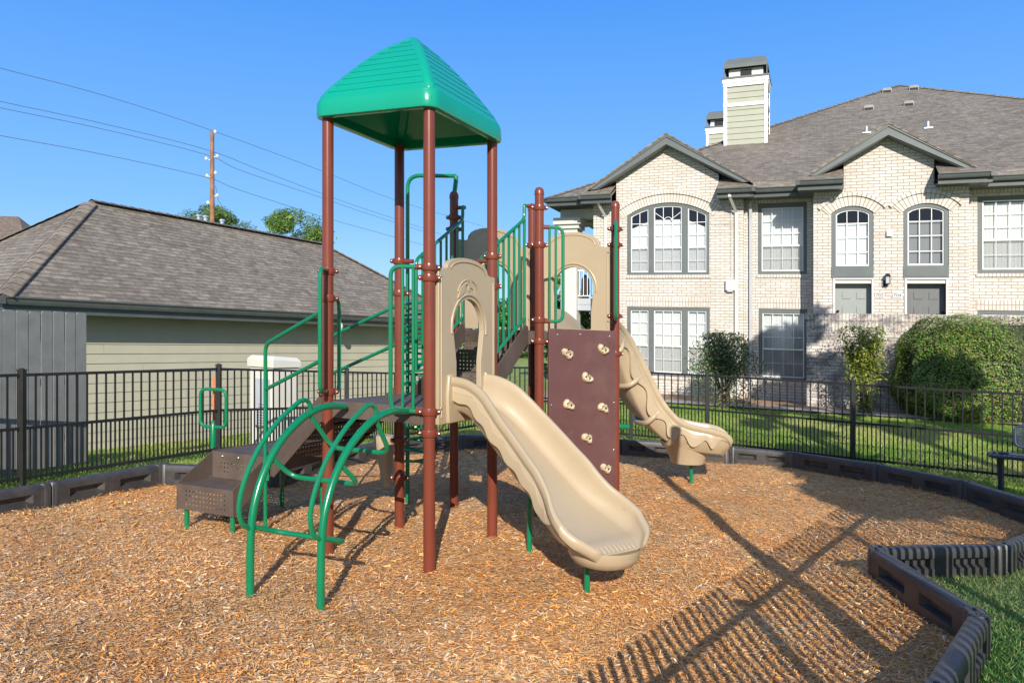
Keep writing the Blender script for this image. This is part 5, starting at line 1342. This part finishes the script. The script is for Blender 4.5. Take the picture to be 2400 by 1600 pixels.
# low brick screen wall before the doors
sw = thing('brick_screen_wall', bw(4.85, 1.3, .2), 'stained brick wall with soldier course in front of the apartment doors', 'wall')
mb = MB(BF); mb.box((4.87, 1.1, -.3), (9.4, 1.3, 2.14)); mb.box((4.87, .56, -.3), (5.07, 1.099, 2.14)); mb.build('wall', BRICKS, sw, smooth=0)
mb = MB(BF); mb.box((4.86, 1.1, 2.141), (9.4, 1.312, 2.39)); mb.box((4.86, .56, 2.141), (5.07, 1.099, 2.39)); mb.build('soldier_course', SOLDS, sw, smooth=0)
mb = MB(BF); mb.box((4.835, 1.08, 2.391), (9.4, 1.33, 2.57)); mb.box((4.835, .56, 2.391), (5.09, 1.079, 2.57)); mb.build('coping', SOLDS, sw, smooth=0, bevel=.008)

# bed and path in front of the building
def fsheet(name, u0, u1, w0, w1, mat, lift, step=.3, kind='structure'):
    mb = MB(BF); us = np.arange(u0, u1 + .01, step); ws = np.linspace(w0, w1, max(2, int(abs(w1 - w0) / step) + 1)); R = []
    for a in us:
        r = []
        for b in ws: X, Y, _ = bw(a, b, 0); r.append((float(a), float(b), float(zg(X, Y)) + lift))
        R.append(r)
    mb.grid(R, uvs=[[(a, b) for b in ws] for a in us]); return tag(mb.build(name, mat, smooth=60), None, None, kind=kind)
fsheet('planting_bed_ground', -3, 15, -.1, 2.1, SOIL, .005); fsheet('path', -4, 15, 2.05, 3.0, CONC, .02)

# ------------------------------------------------------------------ garage
GF = ((-7.12, 13.0), (.5525, .8335), (.8335, -.5525))
ga = thing('garage', (-7.12, 13.0, -.3), 'low sage lap sided garage with a weathered shingle hip roof and dark gutter', 'building')
GT0, GT1, GE = -1.30, 9.15, 2.12
rg = random.Random(5); rows = 15; ex = .17; mb = MB(GF)
for k in range(rows):
    z1 = 1.93 - k * ex; z0_ = z1 - ex; cuts = [GT0] + sorted(rg.uniform(GT0 + 1, GT1 - 1) for _ in range(2)) + [GT1]
    for a, b in zip(cuts[:-1], cuts[1:]):
        mb.face([(a + .002, .004, z1), (b - .002, .004, z1), (b - .002, .020, z0_), (a + .002, .020, z0_)]); mb.face([(a + .002, .020, z0_), (b - .002, .020, z0_), (b - .002, .0, z0_ - .0005), (a + .002, .0, z0_ - .0005)])
    mb.face([(GT0 - .004, .0, z1), (GT0 - .004, -4.1, z1), (GT0 - .02, -4.1, z0_), (GT0 - .02, .0, z0_)][::-1])
ws_ = mb.build('siding', SAGE, ga, smooth=0, fixn=False)
mb = MB(GF); mb.box((GT0, -4.1, -.75), (GT1, -.001, 1.95)); mb.build('wall', SAGE, ga, smooth=0)
mb = MB(GF); mb.box((GT0 - .02, .0, -.7), (GT0 + .09, .028, 1.93)); mb.box((GT1 - .1, .0, -.7), (GT1, .028, 1.93)); mb.build('corner_board', TRIM, ga, smooth=0)
mb = MB(GF); mb.box((GT0 - .02, .0, -.75), (GT1, .05, -.63)); mb.build('foundation', CONC, ga, smooth=0)
E0, E1 = -1.84, 9.75; eave(E0, E1, .55, 0, z=GE, par=ga, fr=GF)
mb = MB(GF); mb.box((E0 - .1, -4.75, GE - .09), (E0, .66, GE + .03)); mb.box((E0, -4.7, GE - .2), (E0 + .03, .52, GE)); mb.box((E0 + .03, -4.7, GE - .19), (GT0, .51, GE - .165)); mb.build('side_gutter', GUTTER, ga, smooth=0)
mb = MB(GF); za = 4.23; zb = 4.10; ra, rb = .79, 6.81; wr = -2.08; k = 1.29; e0 = GE + .03
mb.face([(E0 - .04, .62, e0), (E1 + .04, .62, e0), (rb, wr, zb), (ra, wr, za)], [(E0, 0), (E1, 0), (rb, 2.7 * k), (ra, 2.7 * k)])
mb.face([(E0 - .04, .62, e0), (ra, wr, za), (E0 - .04, -4.78, e0)], [(.62, 0), (-2.08, 2.7 * k), (-4.78, 0)])
mb.face([(E1 + .04, .62, e0), (E1 + .04, -4.78, e0), (rb, wr, zb)], [(0, 0), (5.4, 0), (2.7, 2.9 * k)])
mb.face([(E0 - .04, -4.78, e0), (ra, wr, za), (rb, wr, zb), (E1 + .04, -4.78, e0)], [(0, 0), (0, 2.7 * k), (6, 2.7 * k), (11, 0)])
gr = mb.build('roof', SHING, ga, smooth=0)
mb = MB(GF); capstrip(mb, (E0 - .04, .62, e0), (ra, wr, za), .15); capstrip(mb, (ra, wr, za), (rb, wr, zb), .15); capstrip(mb, (E1 + .04, .62, e0), (rb, wr, zb), .15); capstrip(mb, (E0 - .04, -4.78, e0), (ra, wr, za), .15)
mb.build('ridge_caps', SHING, gr, smooth=0, fixn=False)
for (x, y, h) in ((466, 508, .28), (482, 510, .33), (521, 519, .25)):       # vents behind the ridge
    X, Y, Z = at(x, y, 18.5); mb = MB(); mb.lathe(X, Y, [(.05, Z - .6), (.05, Z), (.075, Z + .005), (.075, Z + .04), (.02, Z + .06)], 10); mb.build('vent_pipe', METAL, gr)
lx = at(797, 765, 16.9); mb = MB(); mb.ball((lx[0], lx[1], lx[2]), .07, 10, sz=1.6); mb.tube([(lx[0], lx[1], lx[2] + .05), (lx[0] - .06, lx[1] + .05, lx[2] + .16)], .015, 6); mb.build('flood_lamp', CREAM, ga)

# grey board fence
wf_ = thing('board_fence', (-5.43, 9.4, -.1), 'grey painted board fence with dog ear tops in front of the garage', 'fence')
d_ = np.array([-.38, -1.0]); d_ /= np.linalg.norm(d_); pitch = .1535; pos = np.array([-5.42, 9.42])
for k in range(26):
    a = pos + d_ * (pitch * k); g_ = rg.uniform(.007, .014); ztop = 1.90 + rg.uniform(-.008, .008); ww = pitch - g_
    fr = ((a[0], a[1]), (d_[0], d_[1]), (-d_[1], d_[0])) ; mb = MB(fr); c_ = .022; zb_ = float(zg(a[0], a[1])) + .03; wj = rg.uniform(-.004, .004)
    mb.prism([(0, zb_), (ww, zb_), (ww, ztop - c_), (ww - c_, ztop), (c_, ztop), (0, ztop - c_)], -.009 + wj, .009 + wj); mb.build('board', GREYW, wf_, smooth=0, bevel=.002)
fr = ((pos[0], pos[1]), (d_[0], d_[1]), (-d_[1], d_[0]))
side = 1 if (fr[2][0] * 1 + fr[2][1] * -1) < 0 else -1
mb = MB(fr)
for z in (.35, 1.05, 1.68): mb.box((0.01, side * .014, z - .045), (pitch * 26, side * .052, z + .045))
mb.build('rail', GREYW, wf_, smooth=0)

# equipment cabinet
cb = thing('utility_cabinet', (-4.03, 12.5, -.3), 'pale metal utility cabinet with a sloped lid between fence and garage', 'utility cabinet')
CFr = ((-4.03, 12.5), (.5525, .8335), (-.8335, .5525)); zt = 1.775 + (770 - 862) / F_PX * 12.5
mb = MB(CFr); mb.box((0, 0, -.45), (.54, .62, zt)); mb.build('body', CABINET, cb, smooth=0, bevel=.01)
mb = MB(CFr); e_ = .035
R = [[(-e_, -e_, zt), (.54 + e_, -e_, zt), (.54 + e_, .62 + e_, zt), (-e_, .62 + e_, zt)], [(-e_, -e_, zt + .14), (.54 + e_, -e_, zt + .10), (.54 + e_, .62 + e_, zt + .10), (-e_, .62 + e_, zt + .14)], [(0.02, .02, zt + .20), (.52, .02, zt + .17), (.52, .60, zt + .17), (.02, .60, zt + .20)]]
i0 = mb.grid(R, True); mb.fan(i0, 4, True); mb.fan(i0 + 8, 4); mb.build('lid', CABINET, cb, smooth=0, bevel=.01)
mb = MB(CFr); mb.box((-.07, .08, .10), (-.001, .42, .92)); mt_ = mb.build('meter_box', METER, cb, smooth=0, bevel=.012)
mb = MB(CFr); 
for k in range(9): mb.box((-.0715, .10, .12 + k * .045), (-.069, .30, .130 + k * .045))
mb.build('louvre', DARK, mt_, smooth=0)

# marker stake
X, Y, Z = at(504, 892, 10.75); mb = MB(); z0_ = float(zg(X, Y)); mb.fr = ((X, Y), (1, 0), (0, 1)); mb.box((-.030, -.006, z0_ - .1), (.030, .006, Z)); mb.box((-.033, -.008, Z), (.033, .008, Z + .05))
tag(mb.build('marker_stake', ORANGE, origin=(X, Y, z0_), smooth=0), 'flat orange marker stake behind the black fence post', 'marker stake')

# ------------------------------------------------------------------ far left house
nh = thing('house', (-31, 42, 0), 'distant house with a brown shingle roof at the left edge behind the garage', 'house')
HF = ((-33, 42), (1, 0), (0, -1)); ztp = EYE + (751 - 489) / F_PX * 42
mb = MB(HF); mb.box((-6, -6, -1), (6.0, 0, 4.5)); mb.build('wall', SAGE, nh, smooth=0)
mb = MB(HF); mb.face([(-6, .5, 4.4), (6.4, .5, 4.4), (3, -3, ztp), (-6, -3, ztp)], [(0, 0), (12, 0), (9, 4.5), (0, 4.5)]); mb.face([(6.4, .5, 4.4), (6.4, -6.5, 4.4), (3, -3, ztp)], [(0, 0), (7, 0), (3.5, 4.5)]); mb.face([(6.4, -6.5, 4.4), (-6, -6.5, 4.4), (-6, -3, ztp), (3, -3, ztp)]); mb.build('roof', SHINGB, nh, smooth=0)

# ------------------------------------------------------------------ utility pole and wires
PX, PY = at(497.5, 400, 42)[:2]
up = thing('utility_pole', (PX, PY, 0), 'wooden utility pole with insulators beyond the garage roof', 'utility pole')
ztop = at(497.5, 308, 42)[2]; mb = MB(); mb.tube([(PX, PY, -1), (PX, PY, ztop * .5), (PX, PY, ztop)], [.17, .14, .105], 12); mb.build('pole', POLE, up)
for y, dx in ((309, 7), (372, -14), (366, 12), (412, -12), (405, 8), (418, -2), (475, -10), (458, 12)):
    q = at(497.5 + dx, y, 42); mb = MB(); mb.tube([(PX, PY, q[2] - .12), q], .035, 6); mb.ball(q, .085, 8, sz=1.3); mb.build('insulator', CABINET, up)
q = at(497, 308, 42); mb = MB(); mb.tube([at(505, 435, 42), at(512, 470, 42), at(530, 497, 42)], .02, 5); mb.build('drop_cable', WIRE, up)
def wire(pts, label):
    P = []
    for x, y in pts:
        dx = (x - 1200) / F_PX
        # vertical plane through the line of poles
        ax, ay, bx, by = -17, 42, -22.5 + .0, 32.6
        if x > 498: bx, by = -2.8, 76
        den = (bx - ax) - dx * (by - ay); t = (dx * ay - ax) / den; Y = ay + (by - ay) * t; P.append(at(x, y, Y))
    a, b = Vector(P[0]), Vector(P[1]); P = [tuple(a + (a - b) * 1.2)] + P
    mb = MB(); mb.tube(spline(P, 5), .014, 5, False)
    tag(mb.build('power_line', WIRE, origin=P[0]), label, 'power line', 'power lines from the utility pole')
wire([(0, 160), (250, 226), (499, 307), (752, 400), (930, 470), (1135, 531)], 'topmost power line, running to the top of the wooden pole')
wire([(0, 238), (250, 292), (487, 352), (612, 400), (752, 453), (850, 488), (1034, 549)], 'upper line of the close pair of power lines')
wire([(0, 253), (250, 305), (487, 364), (565, 400), (752, 463), (850, 497), (991, 542)], 'lower line of the close pair of power lines')
wire([(0, 318), (250, 364), (484, 416), (560, 445), (752, 507), (850, 535), (991, 574)], 'lowest power line, joining the wooden pole above the roof')

# ------------------------------------------------------------------ trees and shrubs
PINE = [(0.06, 0.12, 0.025), (0.10, 0.19, 0.035), (0.16, 0.27, 0.05), (0.24, 0.34, 0.07)]
blob_tree('pine_tree', 'wide pine crown rising over the garage roof, right of the pole', (-13.6, 45, 0), 8.7, 2.3, 4.6, 20000, .12, PINE, 11, group='pines beyond the garage', clumps=46, trunkr=.16, asp=.22, topk=.62)
blob_tree('pine_tree', 'small pine crown behind the wooden utility pole', (-18.7, 46, 0), 9.1, 2.0, 5.4, 12000, .12, PINE, 12, group='pines beyond the garage', clumps=30, trunkr=.15, asp=.22, topk=.62)
LG = [(0.045, 0.10, 0.016), (0.08, 0.16, 0.025), (0.14, 0.24, 0.035), (0.22, 0.31, 0.05)]
blob_tree('leafy_tree', 'light green tree behind the pale porch column', at(1300, 780, 30)[:2] + (0,), 4.4, 1.1, .3, 5000, .09, LG, 13, clumps=24, trunkr=.08)
blob_tree('leafy_tree', 'low leafy tree under the apartment balcony', at(1385, 780, 27)[:2] + (0,), 3.0, 1.0, .2, 4000, .09, LG, 14, clumps=20, trunkr=.07)
for i, (x, Y, H, R, lb) in enumerate(((1010, 62, 4.0, 3.2, 'distant tree just right of the garage end'), (1130, 66, 4.6, 3.6, 'distant tree seen between the play posts'), (1190, 60, 4.9, 3.2, 'distant tree seen through the guard rail'), (1262, 58, 6.2, 3.6, 'distant tree left of the apartment porch'))):
    X = at(x, 780, Y)[0]; blob_tree('distant_tree', lb, (X, Y, 0), H, R, .3, 3500, .2, LG, 20 + i, group='distant trees between garage and apartments', clumps=20)
# loose crape myrtle
def shrub(name, label, loc, H, R, n, size, pal, seed, shape, cat='shrub', stems=9, flowers=None, stemr=.016, up=.3):
    g = np.random.default_rng(seed); t = thing(name, loc, label, cat); x, y, z = loc; mb = MB(); tips = []
    for i in range(stems):
        a = g.uniform(0, 6.28); r = R * g.uniform(.25, .9); h = H * g.uniform(.6, 1.0); k = shape(h / H)
        p1 = (x + math.cos(a) * r * .3, y + math.sin(a) * r * .3, z + h * .45); p2 = (x + math.cos(a) * r * k, y + math.sin(a) * r * k, z + h)
        mb.tube([(x + g.normal(0, .05), y + g.normal(0, .05), z - .03), p1, p2], [stemr, stemr * .7, stemr * .25], 5, False); tips.append((p1, p2))
        for _ in range(3):
            kk = g.uniform(.3, .9); q = np.array(p1) * (1 - kk) + np.array(p2) * kk; q2 = q + np.array([g.normal(0, .16), g.normal(0, .16), g.uniform(.05, .25)]) * R; mb.tube([tuple(q), tuple(q2)], [stemr * .4, stemr * .15], 4, False); tips.append((tuple(q), tuple(q2)))
    mb.build('stems', BARK, t)
    def fn(g, n):
        i = g.integers(0, len(tips), n); A = np.array([tp[0] for tp in tips])[i]; B = np.array([tp[1] for tp in tips])[i]; k = g.random(n)[:, None]
        C = A * (1 - k) + B * k + g.normal(0, .085 * R + .02, (n, 3)); return C, None
    def fn2(g, n):
        h = g.random(n) ** .8; a = g.uniform(0, 6.28, n); prof = np.array([shape(v) for v in h]); rr = R * prof * (g.random(n) ** .45)
        wob = 1 + .18 * np.sin(a * 3 + h * 7) + .1 * np.sin(a * 7 + h * 13)
        return np.stack([x + np.cos(a) * rr * wob, y + np.sin(a) * rr * wob, z + .03 + h * H], 1), np.stack([np.cos(a) * .5, np.sin(a) * .5, np.zeros(n)], 1)
    V1, T1 = leaves(int(n * .55), fn, size, pal, g, up); V2, T2 = leaves(int(n * .45), fn2, size, pal, g, up)
    npmesh('foliage', np.concatenate([V1, V2]), 4, LEAF, np.concatenate([T1, T2]), parent=t)
    if flowers:
        V, T = leaves(flowers, fn2, size * .8, [(0.62, .42, .42), (.7, .55, .52), (.45, .2, .2)], g); npmesh('flowers', V, 4, LEAF, T, parent=t)
    return t
DG = [(0.04, 0.085, 0.03), (0.065, 0.13, 0.04), (0.10, 0.18, 0.05), (0.16, 0.18, 0.07)]
X, Y, _ = at(1697, 900, 17.4); shrub('crape_myrtle', 'loose dark shrub with pinkish tips before the lower triple window', (X, Y, float(zg(X, Y))), 1.72, .92, 9500, .030, DG, 31, lambda h: math.sin(math.pi * (.26 + .62 * h)) ** .8, stems=26, flowers=260)
X, Y, _ = at(2024, 900, 16.9); shrub('clipped_shrub', 'narrow flat topped yellow green shrub against the stained brick wall', (X, Y, float(zg(X, Y))), 1.95, .47, 9000, .030, [(0.08, 0.14, 0.022), (0.14, 0.21, 0.03), (0.24, 0.30, 0.04), (0.38, 0.35, 0.06)], 32, lambda h: .45 + .5 * min(1, h * 2.2) - .25 * max(0, .75 - h) * (h > .45) + (.12 if h > .8 else 0), stems=14, stemr=.028)
# big clipped hedge
hd = thing('hedge', (10.35, 16.3, float(zg(10.3, 16.3))), 'large rounded clipped green hedge at the right in front of the brick wall', 'hedge')
def hedge(t, c, rx, ry, rz_, n):
    g = np.random.default_rng(41)
    def surf(g, n, k=1.0):
        th = g.uniform(0, 2 * math.pi, n); ph = np.arccos(g.uniform(-.98, 1, n)); e = .62
        def sp(v): return np.sign(v) * np.abs(v) ** e
        x = sp(np.cos(th)) * np.abs(np.sin(ph)) ** .55; y = sp(np.sin(th)) * np.abs(np.sin(ph)) ** .55; z = np.cos(ph); z = np.sign(z) * np.abs(z) ** .85
        wob = 1 + .03 * np.sin(x * 5 + z * 4 + 1) + .03 * np.sin(x * 9 + z * 7) + .025 * np.sin(y * 11 - z * 6) + .018 * np.sin(x * 23 + y * 17) * np.cos(z * 19)
        return np.stack([c[0] + rx * x * wob * k, c[1] + ry * y * wob * k, c[2] + rz_ * (z * wob * k)], 1), np.stack([x / rx, y / ry, z / rz_], 1) * rx
    V, T = leaves(n, lambda g, n: (lambda C, D: (C - D / np.linalg.norm(D, axis=1, keepdims=True) * (g.exponential(.06, n) - .035)[:, None] + g.normal(0, .012, (n, 3)), D))(*surf(g, n)), .026,
                  [(0.055, 0.13, 0.02), (0.10, 0.20, 0.03), (0.155, 0.27, 0.04), (0.25, 0.34, 0.06), (0.24, .18, .07)], g, .2)
    k = V.reshape(-1, 4, 3)[:, :, 2].min(1) > (t.location.z + GRADE * c[0] - .05); V = V.reshape(-1, 4, 3)[k].reshape(-1, 3); T = T[k]
    npmesh('foliage', V, 4, LEAF, T, parent=t)
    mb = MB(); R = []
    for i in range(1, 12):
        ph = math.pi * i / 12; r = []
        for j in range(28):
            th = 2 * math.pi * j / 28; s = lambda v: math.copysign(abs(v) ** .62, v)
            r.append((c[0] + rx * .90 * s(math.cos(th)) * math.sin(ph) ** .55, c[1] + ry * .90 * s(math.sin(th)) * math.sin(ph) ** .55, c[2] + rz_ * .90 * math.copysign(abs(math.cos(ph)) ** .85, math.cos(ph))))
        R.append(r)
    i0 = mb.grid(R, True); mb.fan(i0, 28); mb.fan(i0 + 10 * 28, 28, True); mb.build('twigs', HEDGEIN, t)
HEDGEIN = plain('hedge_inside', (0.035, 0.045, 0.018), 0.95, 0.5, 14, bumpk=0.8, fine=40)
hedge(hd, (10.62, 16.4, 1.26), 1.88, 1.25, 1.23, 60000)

# ------------------------------------------------------------------ bench
bmat = stepmat('bench_mesh', False)
def benchmat():
    m, t, b = newmat('bench_mesh_coating'); b.inputs['Base Color'].default_value = (.02, .028, .055, 1); b.inputs['Roughness'].default_value = .3
    uv = t.nodes.new('ShaderNodeUVMap'); mp = t.nodes.new('ShaderNodeMapping'); mp.inputs['Rotation'].default_value = (0, 0, math.radians(45)); L(t, uv.outputs[0], mp.inputs[0])
    sp = t.nodes.new('ShaderNodeSeparateXYZ'); L(t, mp.outputs[0], sp.inputs[0])
    a = mth(t, 'GREATER_THAN', mth(t, 'FRACT', mth(t, 'MULTIPLY', sp.outputs[0], 38)), .38); c = mth(t, 'GREATER_THAN', mth(t, 'FRACT', mth(t, 'MULTIPLY', sp.outputs[1], 38)), .38)
    h = mth(t, 'MULTIPLY', a, c); tr = t.nodes.new('ShaderNodeBsdfTransparent'); mx = t.nodes.new('ShaderNodeMixShader'); L(t, h, mx.inputs[0]); L(t, b.outputs[0], mx.inputs[1]); L(t, tr.outputs[0], mx.inputs[2]); L(t, mx.outputs[0], t.nodes['Material Output'].inputs[0]); return m
BMESH = benchmat()
bp = np.array([6.08, 9.42]); bl = np.array([.84, -.54]); bd = np.array([.54, .84])
bn = thing('park_bench', (bp[0], bp[1], 0), 'blue black mesh metal bench cut by the right edge of the picture', 'bench')
BFr = (tuple(bp), tuple(bl), tuple(bd)); zs_ = .43
mb = MB(BFr); R = [[(l, d, zs_ - .004 * 0 - .02 * math.sin(math.pi * d / .42)) for d in np.linspace(.02, .40, 6)] for l in (.02, 1.78)]
mb.grid(R, uvs=[[(l, d) for d in np.linspace(.02, .40, 6)] for l in (.02, 1.78)]); seat = mb.build('seat', BMESH, bn)
mb = MB(BFr); mb.tube(fillet([(0.9, 0, zs_), (0, 0, zs_), (0, .42, zs_), (1.8, .42, zs_), (1.8, 0, zs_), (.9, 0, zs_)], .08), .022, 8); mb.build('seat_rim', BENCHM, seat)
mb = MB(BFr); mb.face([(.30, .46, .54), (1.65, .46, .54), (1.65, .53, .79), (.30, .53, .79)], [(0, 0), (1.5, 0), (1.5, .3), (0, .3)]); bk = mb.build('backrest', BMESH, bn)
mb = MB(BFr); mb.tube(fillet([(.9, .46, .53), (.28, .46, .53), (.28, .535, .80), (1.67, .535, .80), (1.67, .46, .53), (.9, .46, .53)], .08), .018, 8); mb.build('backrest_rim', BENCHM, bk)
for l in (.12, 1.48):
    mb = MB(BFr); mb.tube([(l, .21, -.1), (l, .21, zs_ - .03)], .035, 10); mb.tube([(l, .03, zs_ - .03), (l, .40, zs_ - .03)], .02, 8); mb.build('leg', BENCHM, bn)

for l in (.45, 1.48):
    mb = MB(BFr); mb.tube([(l, .10, zs_ - .03), (l, .40, zs_ - .03), (l, .47, .52), (l, .53, .76)], .022, 8); mb.build('back_support', BENCHM, bn)

# ------------------------------------------------------------------ behind the camera: lamp pole and pines that throw their shadows into view
mb = MB(); mb.tube([(2.24, -1.2, -.1), (2.24, -1.2, 5.7)], [.078, .065], 12); lp = mb.build('lamp_post', BENCHM, origin=(2.24, -1.2, 0))
tag(lp, 'slim dark lamp post standing on the grass behind the camera', 'lamp post')
for i, (x, y, H, R, lo, n_) in enumerate(((5.25, -7.0, 9.1, 1.5, 7.5, 24000), (7.9, -8.0, 15.9, 1.2, 11.0, 3200), (9.7, -8.0, 13.0, 1.2, 9.0, 1600), (6.05, -9.0, 15.9, .9, 11.5, 2200))):
    blob_tree('tall_pine', ['short dense pine behind the camera nearest the lamp post', 'tallest pine behind the camera right of the short pine', 'broad pine behind the camera furthest right', 'slender pine behind the camera furthest back'][i], (x, y, 0), H, R, lo, n_, .22, PINE, 50 + i, group='pines behind the camera', clumps=22, trunkr=.14, asp=.3)
